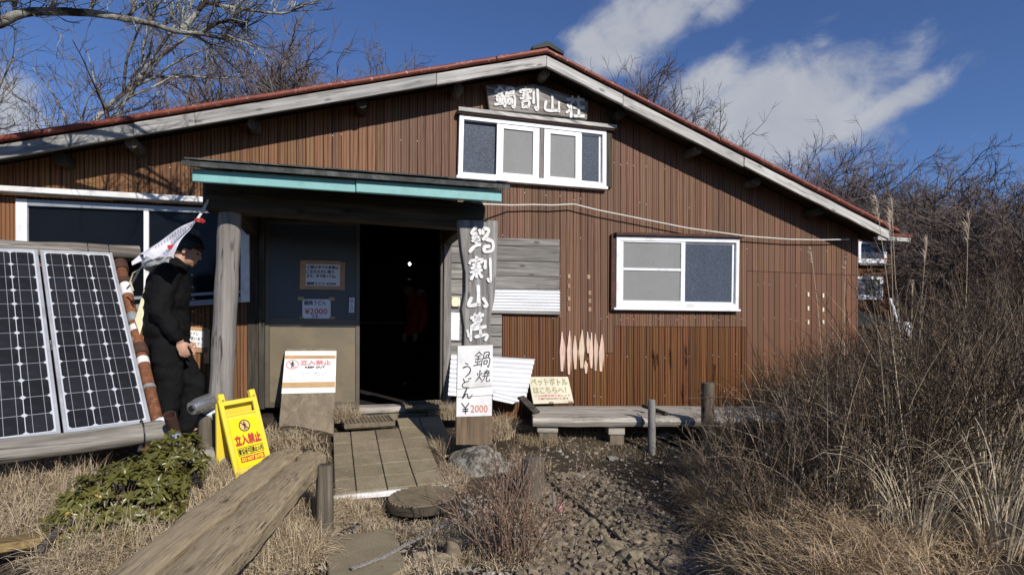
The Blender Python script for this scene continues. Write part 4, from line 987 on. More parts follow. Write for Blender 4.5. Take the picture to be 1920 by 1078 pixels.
# ---------------------------------------------------------------- recycling notice board on the log bench
BX0, BX1, BY0, BY1, BZ = .19, 3.1, 5.12, 5.98, .47
def bpt(px, py, Y): return Wd(px, py, Y)
A, B, C_, D = bpt(990, 706, 6.08), bpt(1065, 706, 6.1), bpt(1076, 755, 5.86), bpt(1000, 757, 5.84)
mp = lambda x, y, tt=0.: A.lerp(B, x).lerp(D.lerp(C_, x), y)+Vector((0, -.97, .22))*tt
t = Thing('bottle_notice', 'cream board with olive handwriting leaning at the left end of the log bench', 'sign', mp(.5, 1), 'W')
t.part('board', slab_thing(MB(), mp, 0, 1, 0, 1, -.02, 0), M['cream'], bevel=.003)
for s_, fit, mt in (('ペットボトル', (.05, .95, .07, .34), M['ink_green']), ('はこちらへ！', (.07, .88, .40, .63), M['ink_green']), ('ごみは持ち帰りましょう', (.08, .94, .68, .75), M['ink_pink']), ('ご協力おねがいします', (.14, .90, .79, .86), M['ink_brown'])):
    q = MB(); text(q, s_, mp, fit, .004 if fit[3]-fit[2] < .1 else .007); t.part('writing', q, mt)
for x in (.4, .88): t.part('clip', slab_thing(MB(), mp, x, x+.1, .94, .985, 0, .008), M['ink_brown'])
# ---------------------------------------------------------------- solar rack
T0 = Vector((-3.649, 4.399, 1.865)); U = Vector((.7423, .6683, .0499)).normalized(); V_ = Vector((.4963, -.4981, -.7111)); V_ = (V_-U*U.dot(V_)).normalized()
Nn = U.cross(V_); Nn = Nn if Nn.y < 0 else -Nn
PWD, PLN = .46, 1.786
def pvec(a, b, c=0.): return T0+U*a+V_*b+Nn*c
def pbox(mb, a0, a1, b0, b1, c0, c1):
    return mb.hexa([pvec(a0, b1, c0), pvec(a1, b1, c0), pvec(a1, b0, c0), pvec(a0, b0, c0), pvec(a0, b1, c1), pvec(a1, b1, c1), pvec(a1, b0, c1), pvec(a0, b0, c1)])
cell_me = None
for k, lab in ((0, 'solar panel at the right end of the rack beside the rusty pipe'), (1, 'solar panel cut off by the left photo edge, away from the rusty pipe')):
    a = -k*(PWD+.014)
    t = Thing('photovoltaic_module', lab, 'solar panel', pvec(a+PWD/2, PLN), 'W', 'solar panels side by side on the log rack')
    t.part('backsheet', pbox(MB(), a+.01, a+PWD-.01, .01, PLN-.01, -.03, -.006), M['pv_white'])
    fr = MB(); w_ = .019
    pbox(fr, a, a+w_, 0, PLN, -.035, .004); pbox(fr, a+PWD-w_, a+PWD, 0, PLN, -.035, .004); pbox(fr, a+w_, a+PWD-w_, 0, w_, -.035, .004); pbox(fr, a+w_, a+PWD-w_, PLN-w_*1.6, PLN, -.035, .004)
    t.part('frame', fr, M['alu'], bevel=.002)
    i0, i1, j0, j1 = a+.027, a+PWD-.027, .028, PLN-.042; cu, cv = (i1-i0)/3, (j1-j0)/12
    for i in range(3):
        for j in range(12):
            x0, y0 = i0+i*cu, j0+j*cv; hx, hy = cu/2-.0022, cv/2-.0016; ch = .015; c = (x0+cu/2, y0+cv/2)
            if cell_me is None:
                pts = [(-hx+ch, -hy), (hx-ch, -hy), (hx, -hy+ch), (hx, hy-ch), (hx-ch, hy), (-hx+ch, hy), (-hx, hy-ch), (-hx, -hy+ch)]
                m = MB().prism([U*p[0]+V_*p[1] for p in pts], Nn*.0012, Nn*0); cell_me = mesh_of(m, 'cell', M['cell'])
            t.part('cell', cell_me, None, org=pvec(c[0], c[1], -.006))
        for s_ in (.26, .74):
            x0 = i0+(i+s_)*cu; t.part('busbar', pbox(MB(), x0-.0013, x0+.0013, j0, j1, -.0048, -.0042), M['busbar'])
RK = Thing('solar_rack', 'log and rusty pipe rack that carries the solar panels', 'rack', Vector((-3.0, 3.9, gh(-3.0, 3.9))), 'W')
def logpts(a0, a1, b, c, n=10, j=.006): return [pvec(a0+(a1-a0)*i/n, b+random.uniform(-j, j), c+random.uniform(-j, j)) for i in range(n+1)]
RK.part('top_log', MB().tube(logpts(-1.6, .66, -.05, -.03), [.058+random.uniform(-.006, .006) for _ in range(11)], 12), M['beam_log'], smooth=True, label='weathered split log along the top of the panels')
RK.part('bottom_log', MB().tube(logpts(-1.6, .56, PLN+.07, -.0), [.075+random.uniform(-.007, .007) for _ in range(11)], 12), M['beam_log'], smooth=True, label='cracked grey log under the lower panel edge')
RK.part('middle_log', MB().tube(logpts(-.4, .66, .93, -.10, 6), .042, 10), M['beam_log'], smooth=True)
for b0, b1, w_ in ((.20, .40, 0), (.40, 1.0, 0), (1.04, 1.74, 0)):
    pass
RK.part('rusty_pipe', MB().tube([pvec(.515, .02, -.08), pvec(.515, .6, -.08), pvec(.515, 1.2, -.08), pvec(.515, PLN-.02, -.08)], .038, 14), M['rust'], smooth=True)
for b, ln, m_, rr in ((.03, .10, 'rust_dark', .052), (.24, .06, 'rust_dark', .047), (.31, .13, 'plastic_white', .041), (.66, .09, 'galv', .041), (.79, .06, 'plastic_white', .0405), (1.0, .09, 'rust_dark', .05), (1.13, .06, 'plastic_white', .0405), (1.40, .03, 'galv', .040)):
    RK.part('pipe_wrap', MB().tube([pvec(.515, b, -.08), pvec(.515, b+ln/2, -.08), pvec(.515, b+ln, -.08)], [rr, rr*1.03, rr], 14), M[m_], smooth=True)
RK.part('back_pipe', MB().tube([Vector((-3.02, 4.78, .25)), Vector((-3.02, 4.78, 1.66))], .036, 12), M['rust'], smooth=True)
RK.part('back_pipe', MB().tube([Vector((-3.9, 4.7, .25)), Vector((-3.9, 4.7, 1.8))], .036, 12), M['rust'], smooth=True)
pw = pvec(.53, PLN+.02, .0)
RK.part('white_wrap', MB().rock(pw, (.07, .05, .045), 3, 3, .4), M['plastic_white'], smooth='all')
for k in (.30, .44): RK.part('log_tie', MB().tube([pvec(k, -.05, -.03)+(-V_*math.cos(q)+Nn*math.sin(q))*.064 for q in np.linspace(0, 2*math.pi, 15)], .004, 5), M['black'])
for k in (.40, .54): RK.part('log_tie', MB().tube([pvec(k, PLN+.07, 0)+(-V_*math.cos(q)+Nn*math.sin(q))*.083 for q in np.linspace(0, 2*math.pi, 15)], .005, 5), M['black'])
bp = pvec(.47, PLN+.07, -.0); gz = gh(bp.x, bp.y)
RK.part('prop_block', MB().box(bp.x-.06, bp.x+.06, bp.y-.04, bp.y+.05, bp.z-.17, bp.z-.08), M['brick'], bevel=.006)
RK.part('prop_pipe', MB().tube([Vector((bp.x, bp.y, gz-.05)), Vector((bp.x, bp.y, bp.z-.17))], .045, 12), M['rust'], smooth=True)
bp2 = pvec(-1.2, PLN+.07, -.0); RK.part('prop_pipe', MB().tube([Vector((bp2.x, bp2.y, gh(bp2.x, bp2.y)-.05)), bp2], .045, 12), M['rust'], smooth=True)
cb = [Wd(274, 530, 4.55), Wd(281, 560, 4.5), Wd(262, 628, 4.3), Wd(253, 600, 4.32)]
single('plastic_board', 'thin cream plastic board standing between the rusty pipe and the person', 'board', MB().prism(cb, (0, 0, 0), (-.01, .012, 0)), M['cream_plastic'], cb[2])
# loose pipes under the rack
P = Wd(318, 778, 3.62)
t = Thing('pipe_stub', 'open ended dark pipe stub slanting up beside the panel corner', 'pipe', P-Vector((.02, .05, .35)))
ax_ = Vector((.18, -.62, .75)).normalized(); a0 = P-ax_*.30
mb = MB(); n = 16
for r_, s_ in ((.036, 0), (.036, .30), (.031, .30), (.031, .05)):
    q = a0+ax_*s_; e1 = ax_.orthogonal().normalized(); e2 = ax_.cross(e1)
    mb.v += [tuple(q+e1*r_*math.cos(2*math.pi*i/n)+e2*r_*math.sin(2*math.pi*i/n)) for i in range(n)]
for k in range(3): mb.f += [(k*n+i, k*n+(i+1) % n, (k+1)*n+(i+1) % n, (k+1)*n+i) for i in range(n)]
t.part('pipe', mb, M['rust_dark'], smooth=True); t.part('lower_pipe', MB().tube([a0+ax_*.06, a0-ax_*.12], .043, 14), M['rust'], smooth=True)
P = Wd(329, 812, 3.45); g = gh(P.x, P.y)
t = Thing('grey_pipe', 'grey upright pipe with a pale rope loop near the shrub', 'pipe', (P.x, P.y, g))
t.part('sleeve', MB().tube([P, P-Vector((0, 0, .14))], .032, 14), M['galv'], smooth=True)
t.part('pipe', MB().tube([P-Vector((0, 0, .13)), Vector((P.x, P.y, g-.04))], .026, 12), M['rust'], smooth=True)
lp = [P+Vector((.045*math.cos(q), .045*math.sin(q), -.155+.01*math.sin(2*q))) for q in np.linspace(0, 2*math.pi, 14)]
t.part('rope_loop', MB().tube(lp, .009, 6), M['rope_grey'], smooth=True)
t.part('rope_end', MB().tube([lp[6], lp[6]+Vector((-.05, -.03, -.07)), lp[6]+Vector((-.13, -.08, -.14)), lp[6]+Vector((-.2, -.16, -.17))], .008, 6), M['rope_grey'], smooth=True)
P = Wd(364, 764, 3.95)
t = Thing('foil_duct', 'silver foil wrapped duct with a dark round mouth beside the porch post', 'duct', P-Vector((0, 0, .3)))
d_ = Vector((.30, .92, .22)).normalized()
t.part('duct', MB().tube([P-d_*.02, P+d_*.04, P+d_*.08, P+d_*.15], [.045, .060, .058, .055], 14, wob=.12), M['foil'], smooth=True)
t.part('mouth', MB().tube([P-d_*.03, P-d_*.015], .022, 12), M['black'])
P = G(275, 868); P.z += .12
single('white_rag', 'crumpled white rag lying on the green shrub', 'rag', MB().rock(P, (.045, .04, .04), 11, 3, .6), M['plastic_white'], P, smooth='all')
# banner tied to a rope
kn, bl, br = Wd(368, 414, 3.98), Wd(262, 478, 4.10), Wd(325, 482, 3.95)
rows = 14; mb = MB()
for i in range(rows+1):
    for j in range(rows+1):
        s_, q = i/rows, j/rows
        p = kn.lerp(bl.lerp(br, q), s_); p += Vector((.4, -1, .3)).normalized()*(.03*math.sin(q*9)*s_+.018*math.sin(s_*7+q*3))+Vector((0, 0, -.03*math.sin(math.pi*q)*s_+.02*math.sin(math.pi*s_)))
        mb.v.append(tuple(p))
for i in range(rows):
    for j in range(rows): k = i*(rows+1)+j; mb.f.append((k, k+1, k+rows+2, k+rows+1))
t = Thing('banner', 'white cloth banner with a red tie strung behind the person', 'banner', kn, 'W')
t.part('cloth', mb, M['banner'], smooth='all')
bv = [Vector(v) for v in mb.v]
pm = MB()
for (q, s0, s1) in ((.25, .3, .85), (.45, .25, .6), (.6, .3, .9), (.8, .15, .75), (.92, .1, .6)):
    s_ = s0
    while s_ < s1:
        i = int(s_*rows); j = int(q*rows); A = bv[i*(rows+1)+j].lerp(bv[min(rows, i+1)*(rows+1)+j], s_*rows-i)+Vector((.004, -.012, .004))
        pm.quad(A, A+Vector((.006, 0, .003)), A+Vector((.003, 0, -.008)), A+Vector((-.003, 0, -.008))); s_ += .055
t.part('print', pm, M['ink_blue'])
rp = bv[int(.85*rows)*(rows+1)+int(.8*rows)]+Vector((0, -.012, 0)); t.part('red_print', MB().quad(rp+Vector((-.022, 0, .012)), rp+Vector((.024, 0, .016)), rp+Vector((.018, 0, -.016)), rp+Vector((-.02, 0, -.012))), M['red_cloth'])
for k in range(4): t.part('red_tie', MB().rock(kn+Vector((.012+.012*k, -.005, .006*(-1)**k)), (.022, .014, .011), k+20, 1, .4), M['red_cloth'])
bt = Wd(396, 362, 4.12)
t.part('rope', MB().tube([kn, kn.lerp(bt, .3)+Vector((.006, 0, -.004)), kn.lerp(bt, .7)+Vector((.004, 0, -.006)), bt], .009, 7), M['rope'], smooth=True)
t.part('tail', MB().prism([bl, bl+Vector((-.06, 0, -.05)), bl+Vector((-.055, 0, -.075)), bl+Vector((.04, 0, -.03))], (0, 0, 0), (0, .006, 0)), M['banner'])
rr_ = [br, Wd(300, 482, 4.0), Wd(275, 492, 4.1), Wd(262, 505, 4.2), Wd(248, 530, 4.3), Wd(238, 541, 4.42)]
t.part('rope', MB().tube(rr_, .0075, 6), M['rope'], smooth=True)
t.part('rope', MB().tube([Wd(262, 505, 4.2), Wd(250, 512, 4.25), Wd(244, 528, 4.28), Wd(250, 545, 4.3)], .006, 6), M['cream_plastic'], smooth=True)
# cable strung along the wall
cp = [(905, 383), (960, 385), (1000, 384), (1035, 385), (1076, 383), (1120, 394), (1200, 410), (1290, 428), (1400, 443), (1480, 449), (1540, 450), (1592, 449)]
cp = [L(x, y, .10 if i else .3) for i, (x, y) in enumerate(cp)]
single('wall_cable', 'pale cable strung across the board wall above the windows', 'cable', MB().tube(cp, .008, 6), M['rope'], cp[0], 'H', smooth=True)
# ---------------------------------------------------------------- people
def evaluated(me, mods):
    o = bpy.data.objects.new('tmp', me); COL.objects.link(o)
    for kind, kw in mods:
        m = o.modifiers.new(kind, kind)
        for k, v in kw.items(): setattr(m, k, v)
    bpy.context.view_layer.update()
    r = bpy.data.meshes.new_from_object(o.evaluated_get(bpy.context.evaluated_depsgraph_get()))
    bpy.data.objects.remove(o); return r
def skin(nodes, edges, root=None):
    "tapered limbs with ball joints, fused into one surface later by fuse()"
    mb = MB()
    for n, (p, r) in nodes.items(): ell(mb, p, (r, r, r), None, 3)
    for a, b in edges:
        pa, ra = Vector(nodes[a][0]), nodes[a][1]; pb, rb = Vector(nodes[b][0]), nodes[b][1]; mb.tube([pa.lerp(pb, i/4) for i in range(5)], [ra+(rb-ra)*i/4 for i in range(5)], 20)
    return mb
def ell(mb, c, r, rot=None, sub=3):
    bm = bmesh.new(); bmesh.ops.create_icosphere(bm, subdivisions=sub, radius=1); c = Vector(c)
    mb.add([tuple((rot @ Vector((v.co.x*r[0], v.co.y*r[1], v.co.z*r[2])+()) if False else (rot or Matrix.Identity(3)) @ Vector((v.co.x*r[0], v.co.y*r[1], v.co.z*r[2])))+c) for v in bm.verts], [tuple(v.index for v in f.verts) for f in bm.faces]); bm.free()
def fuse(mb, vox, mat, name, smooth_it=3, noise_amp=0., nscale=6):
    me = mesh_of(mb, name, None)
    r = evaluated(me, [('REMESH', {'mode': 'VOXEL', 'voxel_size': vox}), ('SMOOTH', {'factor': .5, 'iterations': smooth_it})])
    r.name = name; r.materials.clear(); r.materials.append(mat)
    if noise_amp:
        for v in r.vertices:
            k = noise.noise(Vector((v.co.x*nscale, v.co.y*nscale, v.co.z*nscale*1.6)))+.5*noise.noise(v.co*nscale*2.7)
            v.co += v.normal*noise_amp*k
    r.polygons.foreach_set('use_smooth', [True]*len(r.polygons)); return r
HC = Vector((.135, 0, 1.585)); HR = Matrix.Rotation(R(20), 3, 'Y')
def hp(x, y, z): return HC+HR @ Vector((x, y, z))
def build_person(label, loc, rz_):
    t = Thing('person', label, 'person', loc)
    t.o.rotation_euler = (0, 0, rz_); base0 = t.base; t.base = Vector((0, 0, 0))
    nd = {'pel': ((0, 0, .93), .12), 'sp': ((0, 0, 1.10), .115), 'ch': ((.02, 0, 1.28), .13), 'nb': ((.045, 0, 1.43), .068), 'nt': ((.10, 0, 1.54), .052)}
    ed = [('pel', 'sp'), ('sp', 'ch'), ('ch', 'nb'), ('nb', 'nt')]
    for s, y in (('r', -1), ('l', 1)):
        fwd = .0 if y < 0 else .12
        nd.update({'s'+s: ((.02, .165*y, 1.385), .06), 'e'+s: ((-.01, .225*y, 1.10), .044), 'w'+s: ((.105, .215*y, .845), .028), 'h'+s: ((0, .085*y, .88), .085),
                   'k'+s: ((.03+fwd*1.2, .1*y, .48), .056), 'a'+s: ((fwd, .105*y, .085), .04), 't'+s: ((.15+fwd, .12*y, .035), .033)})
        ed += [('ch', 's'+s), ('s'+s, 'e'+s), ('e'+s, 'w'+s), ('pel', 'h'+s), ('h'+s, 'k'+s), ('k'+s, 'a'+s), ('a'+s, 't'+s)]
    b = skin(nd, ed, 'pel')
    ell(b, (.0, 0, 1.25), (.115, .165, .19)); ell(b, (0, 0, .95), (.11, .15, .13))
    for y in (-1, 1):     # hands: palm, four bent fingers of different length, thumb
        W_ = Vector((.105, .215*y, .845)); dn = Vector((.30, 0, -.95)).normalized(); fw = Vector((.95, 0, .30)).normalized(); inn = Vector((0, -y, 0))
        rotm = Matrix((fw, inn, -dn)).transposed()
        ell(b, W_+dn*.055, (.040, .017, .055), rotm, 3)
        for q, (off, ln) in enumerate(((.030, .068), (.010, .078), (-.010, .072), (-.029, .056))):
            p0 = W_+dn*.085+fw*off; p1 = p0+(dn+inn*.25).normalized()*ln*.45; p2 = p1+(dn*.75+inn*.7).normalized()*ln*.33; p3 = p2+(dn*.3+inn*.95).normalized()*ln*.28
            b.tube([p0, p1, p2, p3], [.0095, .0088, .0078, .0062], 10)
        p0 = W_+dn*.03+fw*.034; b.tube([p0, p0+(dn*.7+fw*.6+inn*.3).normalized()*.035, p0+(dn*.95+fw*.35+inn*.45).normalized()*.068], [.011, .010, .0075], 10)
    ell(b, hp(-.012, 0, .03), (.098, .078, .092), HR, 4); ell(b, hp(.035, 0, -.04), (.062, .062, .078), HR, 4); ell(b, hp(.070, 0, -.092), (.022, .024, .02), HR)
    ell(b, hp(.104, 0, -.02), (.018, .012, .020), HR); ell(b, hp(.094, 0, .005), (.012, .010, .024), HR); ell(b, hp(.088, 0, -.062), (.012, .022, .007), HR); ell(b, hp(.086, 0, -.073), (.011, .018, .007), HR)
    for y in (-1, 1): ell(b, hp(-.008, .077*y, -.012), (.020, .010, .031), HR); ell(b, hp(.080, .03*y, .022), (.012, .022, .008), HR)
    t.part('body', fuse(b, .0068, M['skin'], 'body', 3), None)
    for y in (-1, 1):
        e = MB(); ell(e, hp(.086, .030*y, .004), (.008, .013, .007), HR, 2); t.part('eye', e, M['hair'], smooth='all')
    # hair: a full cap with fringe over the brow
    bm = bmesh.new(); bmesh.ops.create_icosphere(bm, subdivisions=5, radius=1); hv = []
    for v in bm.verts:
        d = v.co
        line = .02 if d.x > .45 else (-.22 if d.x > -.1 else -.62)
        k = S((d.z-line)/.16+.5); rr_ = .6+.4*k
        nzv = noise.noise((d.x*9, d.y*9, d.z*3))*.05+noise.noise((d.x*22, d.y*22, d.z*5))*.03
        hv.append(tuple(hp(-.010+d.x*.122*(rr_+nzv*k), d.y*.098*(rr_+nzv*k), .030+d.z*.118*(rr_+nzv*k))))
    hm = MB().add(hv, [tuple(v.index for v in f.verts) for f in bm.faces]); bm.free()
    t.part('hair', hm, M['hair'], smooth='all')
    # clothes
    nd2 = {'pel': ((0, 0, .84), .155), 'sp': ((-.01, 0, 1.05), .155), 'ch': ((.0, 0, 1.28), .16), 'nb': ((.04, 0, 1.43), .11)}
    ed2 = [('pel', 'sp'), ('sp', 'ch'), ('ch', 'nb')]
    for s, y in (('r', -1), ('l', 1)):
        nd2.update({'s'+s: ((.01, .18*y, 1.365), .092), 'e'+s: ((-.02, .235*y, 1.09), .078), 'w'+s: ((.08, .222*y, .88), .056)}); ed2 += [('ch', 's'+s), ('s'+s, 'e'+s), ('e'+s, 'w'+s)]
    j = skin(nd2, ed2, 'sp')
    ell(j, (0, 0, .95), (.165, .205, .21)); ell(j, (0, 0, 1.22), (.165, .21, .21))
    t.part('jacket', fuse(j, .012, M['jacket'], 'jacket', 2, .015, 9), None)
    for z in (1.38, 1.28, 1.18, 1.08, .98): t.part('button', MB().rock((.185-.05*(abs(1.15-z)), -.06, z), (.012, .012, .012), 3, 2, .1), M['black'])
    nd3 = {'pel': ((0, 0, .90), .145)}; ed3 = []
    for s, y in (('r', -1), ('l', 1)):
        fwd = .0 if y < 0 else .12
        nd3.update({'h'+s: ((0, .085*y, .82), .115), 'k'+s: ((.03+fwd*1.2, .1*y, .48), .088), 'a'+s: ((fwd, .105*y, .10), .07)}); ed3 += [('pel', 'h'+s), ('h'+s, 'k'+s), ('k'+s, 'a'+s)]
    t.part('trousers', fuse(skin(nd3, ed3, 'pel'), .012, M['trousers'], 'trousers', 2, .014, 9), None)
    h_ = MB(); ell(h_, (-.07, 0, 1.485), (.12, .135, .075), Matrix.Rotation(R(-25), 3, 'Y')); ell(h_, (.02, 0, 1.465), (.095, .095, .045), Matrix.Rotation(R(35), 3, 'Y')); ell(h_, (.09, 0, 1.405), (.045, .06, .06), Matrix.Rotation(R(10), 3, 'Y'))
    t.part('hood', fuse(h_, .010, M['hoodie'], 'hood', 2, .012, 12), None, label='grey hood lying on the shoulders')
    for y, fwd in ((-1, 0), (1, .12)):
        s_ = MB(); ell(s_, (.06+fwd, .11*y, .045), (.135, .05, .05)); t.part('shoe', s_, M['shoe'], smooth='all')
    return t
px_, py_ = -2.66, 4.40
t = build_person('person in black jacket and grey hood standing in profile behind the solar rack', (px_, py_, gh(px_, py_)-.01), R(24)); t.o.scale = (.955, .955, .945)
ins = copy_tree(t.o); q_ = HM @ Vector((L(782, 700, -3.1).x, 3.1, ZF-.05)); ins.location = q_; ins.rotation_euler = (0, 0, R(215)); ins['label'] = 'person in red jacket standing far inside the dark doorway'
for ch in ins.children:
    if ch.name.startswith('jacket'): ch.data = ch.data.copy(); ch.data.materials[0] = M['red_cloth']
# ---------------------------------------------------------------- paved ramp
RA = Thing('tiled_walkway', 'worn square paving tiles sloping up to the doorway with a white front edge', 'walkway', (-.84, 4.0, .05), 'W')
RA.o['kind'] = 'structure'
f0 = Vector((-1.18, 3.85, .135)); f1 = Vector((-.50, 4.15, .135)); E1 = (f1-f0).normalized(); E2 = Vector((-E1.y, E1.x, 0))
E2 = (E2*.95+Vector((.10, 0, 0))).normalized()
def rpt(a, b, c=0.):      # the ramp steepens away from its front edge
    p = f0+E1*a+E2*b; return Vector((p.x, p.y, .135+.185*b+.045*b*b+c))
cols = [(-.02, .125)]+[(.125+.211*i, .125+.211*(i+1)) for i in range(3)]
def tile(a0, a1, b0, b1):
    g_ = .0035; dz = [random.uniform(-.004, .004) for _ in range(4)]
    a0 += g_; a1 -= g_; b0 += g_; b1 -= g_
    RA.part('tile', MB().hexa([rpt(a0, b0, -.05), rpt(a1, b0, -.05), rpt(a1, b1, -.05), rpt(a0, b1, -.05), rpt(a0, b0, dz[0]), rpt(a1, b0, dz[1]), rpt(a1, b1, dz[2]), rpt(a0, b1, dz[3])]), M['paver'], org=rpt(a0, b0), bevel=.004)
for r in range(5):
    for (a0, a1) in cols: tile(a0, a1, r*.211, (r+1)*.211)
for r in (3, 4, 5): tile(.758, .969, r*.211, (r+1)*.211)
for (a0, a1) in cols[3:]: tile(a0, a1, 5*.211, 6*.211)
RA.part('bedding', MB().hexa([rpt(-.02, .01, -.2), rpt(.75, .01, -.2), rpt(.95, 1.24, -.3), rpt(-.02, 1.06, -.2), rpt(-.01, .01, -.03), rpt(.75, .01, -.03), rpt(.95, 1.24, -.03), rpt(-.01, 1.06, -.03)]), M['soil'])
RA.part('edge_strip', MB().hexa([rpt(-.04, -.05, -.085), rpt(.77, -.05, -.07), rpt(.77, -.004, -.07), rpt(-.04, -.004, -.085), rpt(-.04, -.045, .002), rpt(.77, -.04, -.012), rpt(.77, -.004, -.01), rpt(-.04, -.004, -.006)]), M['white_paint'], bevel=.005, label='white painted front edge, worn to rust at the right')
# metal mats in front of the door
def grate(label, c, wdt, dpt, rot, tilt):
    t = Thing('door_mat', label, 'mat', c, 'W', 'brown grid mats at the doorway'); t.o.rotation_euler = (R(tilt), 0, rot); t.base = Vector((0, 0, 0))
    f_ = MB()
    for (x0, x1, y0, y1) in ((-wdt/2, wdt/2, -dpt/2, -dpt/2+.014), (-wdt/2, wdt/2, dpt/2-.014, dpt/2), (-wdt/2, -wdt/2+.014, -dpt/2+.014, dpt/2-.014), (wdt/2-.014, wdt/2, -dpt/2+.014, dpt/2-.014)): f_.box(x0, x1, y0, y1, 0, .04)
    t.part('rim', f_, M['grate'], bevel=.002)
    n = 13
    bars = mesh_of(MB().box(-.0045, .0045, -dpt/2+.015, dpt/2-.015, .005, .037), 'bar', M['grate'])
    for i in range(1, n): t.part('bar', bars, None, org=(-wdt/2+wdt*i/n, 0, 0))
    for i in range(1, 6): t.part('cross_bar', MB().box(-wdt/2+.015, wdt/2-.015, -.004, .004, .004, .033), M['grate'], org=(0, 0, 0)).location = (0, -dpt/2+dpt*i/6, 0)
    t.part('tray', MB().box(-wdt/2+.01, wdt/2-.01, -dpt/2+.01, dpt/2-.01, -.01, .008), M['soil'])
g1 = rpt(.28, 1.225, -.015); grate('brown grid mat on the left in front of the doorway, mostly sunlit', g1, .44, .30, math.atan2(E1.y, E1.x), 5)
g2 = rpt(.86, 1.50, -.01); grate('brown grid mat on the right in front of the doorway, half in shadow', g2, .42, .28, R(16), 3)
# ---------------------------------------------------------------- rocks, stumps and posts
P = L(898, 862, 1.42); P = HM @ P
gz = gh(P.x, P.y)
single('base_rock', 'lichen covered rock under the white price board', 'rock', MB().rock((P.x, P.y-.03, gz-.02), (.25, .20, .17), 4, 5, .22), M['lichen'], (P.x, P.y, gz), smooth='all')
P = HM @ L(392, 875, PQ+.12); single('footing_stone', 'flat grey stone at the foot of the left porch post', 'stone', MB().rock((P.x, P.y-.03, gh(P.x, P.y)+.03), (.19, .15, .085), 8, 3, .25), M['stone_grey'], P, smooth='all')
def log_post(name, label, px, ytop, ybot, Yd, r, mat, lean=(0, 0), cat='post', group=None, split=False, wob=.05):
    b_ = Wd(px, ybot, Yd); t_ = Wd(px+lean[0], ytop, Yd+lean[1]); b2 = Vector((b_.x, b_.y, min(b_.z, gh(b_.x, b_.y))-.04))
    t = Thing(name, label, cat, Vector((b_.x, b_.y, gh(b_.x, b_.y))), 'W', group)
    n = 6; pts = [b2.lerp(t_, i/n) for i in range(n+1)]+[t_+Vector((0, 0, .006))]
    t.part('log', MB().tube(pts, [r*(1.04-.08*i/n) for i in range(n+1)]+[r*.8], 14, wob=wob), mat, smooth=True)
    return t, t_, b_
log_post('stump_post', 'short thick stump with a rope round it at the edge of the gravel', 999, 858, 905, 4.0, .083, M['stump'], cat='stump')
t, tp, bp = log_post('bench_post', 'slim grey post standing in front of the log bench', 1222, 750, 828, 5.02, .034, M['grey_z'])
t, tp, bp = log_post('rope_post', 'thick dark post with a wire round it at the right end of the log bench', 1327, 718, 856, 4.95, .057, M['stump'])
t.part('wire', MB().tube([Vector((tp.x, tp.y, tp.z-.115))+Vector((math.cos(q), math.sin(q), .04*math.sin(q)))*.059 for q in np.linspace(0, 2*math.pi, 15)], .0045, 5), M['rust_dark'])
wv = [Vector((tp.x+.05, tp.y-.02, tp.z-.115)), Wd(1400, 770, 4.9), Wd(1470, 790, 4.7), Wd(1560, 800, 4.5)]
t.part('wire', MB().tube(wv, .004, 5), M['rope_dark'])
log_post('small_stump', 'small cut stump among the grass in the foreground', 850, 1012, 1046, 3.02, .044, M['stone'], cat='stump', wob=.12)
# plank bench in the foreground
def plank(c, zt, th, seed, wobble=.024, n=40):
    "c: list of (left xy, right xy) stations"
    mb = MB(); m = len(c)
    st = []
    for i in range(n+1):
        s_ = i/n*(m-1); k = min(int(s_), m-2); f_ = s_-k
        l = Vector(c[k][0]).lerp(Vector(c[k+1][0]), f_); r = Vector(c[k][1]).lerp(Vector(c[k+1][1]), f_)
        d = (r-l).normalized(); l = l+d*noise.noise((i*.33, seed, 0))*wobble; r = r+d*noise.noise((i*.33, seed, 7))*wobble; st.append((l, r))
    w_ = 6
    for i, (l, r) in enumerate(st):
        for j in range(w_+1):
            p = l.lerp(r, j/w_); mb.v.append((p.x, p.y, zt(p.x, p.y)+.006*noise.noise((p.x*6, p.y*1.2, seed))-.010*(j in (0, w_))))
        for j in range(w_+1):
            p = l.lerp(r, j/w_); mb.v.append((p.x, p.y, zt(p.x, p.y)-th))
    k = 2*(w_+1)
    for i in range(n):
        for j in range(w_):
            a = i*k+j; mb.f += [(a, a+1, a+k+1, a+k), (a+w_+1, a+k+w_+1, a+k+w_+2, a+w_+2)]
        a = i*k; mb.f.append((a, a+k, a+k+w_+1, a+w_+1)); a = i*k+w_; mb.f.append((a, a+w_+1, a+k+w_+1, a+k))
    for i in (0, n):
        for j in range(w_): a = i*k+j; mb.f.append((a, a+w_+1, a+w_+2, a+1))
    return mb
tB = Thing('plank_bench', 'long low bench of two split brown planks running into the foreground', 'bench', (-1.2, 3.0, gh(-1.2, 3.0)), 'W')
zt = lambda x, y: .474+.004*math.sin(y*3)
def bst(Y, a, b):
    xl = -1.255-(Y-1.74)*.1425; xr = -.895-(Y-1.74)*.128; w_ = xr-xl
    return ((xl+w_*a, Y-.17*a*S((Y-2.5)/1.0), 0), (xl+w_*b, Y-.17*b*S((Y-2.5)/1.0), 0))
sm = lambda Y: .44+.09*(Y-1.7)/2.0
YS = [.9, 1.4, 1.9, 2.4, 2.9, 3.3, 3.62, 3.74]
tB.part('plank', plank([bst(Y, .0 if Y < 3.7 else .08, sm(Y)-.020) for Y in YS], zt, .065, 3), M['bench'], smooth=True)
YS2 = [.9, 1.4, 1.9, 2.4, 2.9, 3.3, 3.6, 3.73]
tB.part('plank', plank([bst(Y, sm(Y)+.020, 1.0 if Y < 3.7 else .93) for Y in YS2], zt, .065, 9, .026), M['bench'], smooth=True)
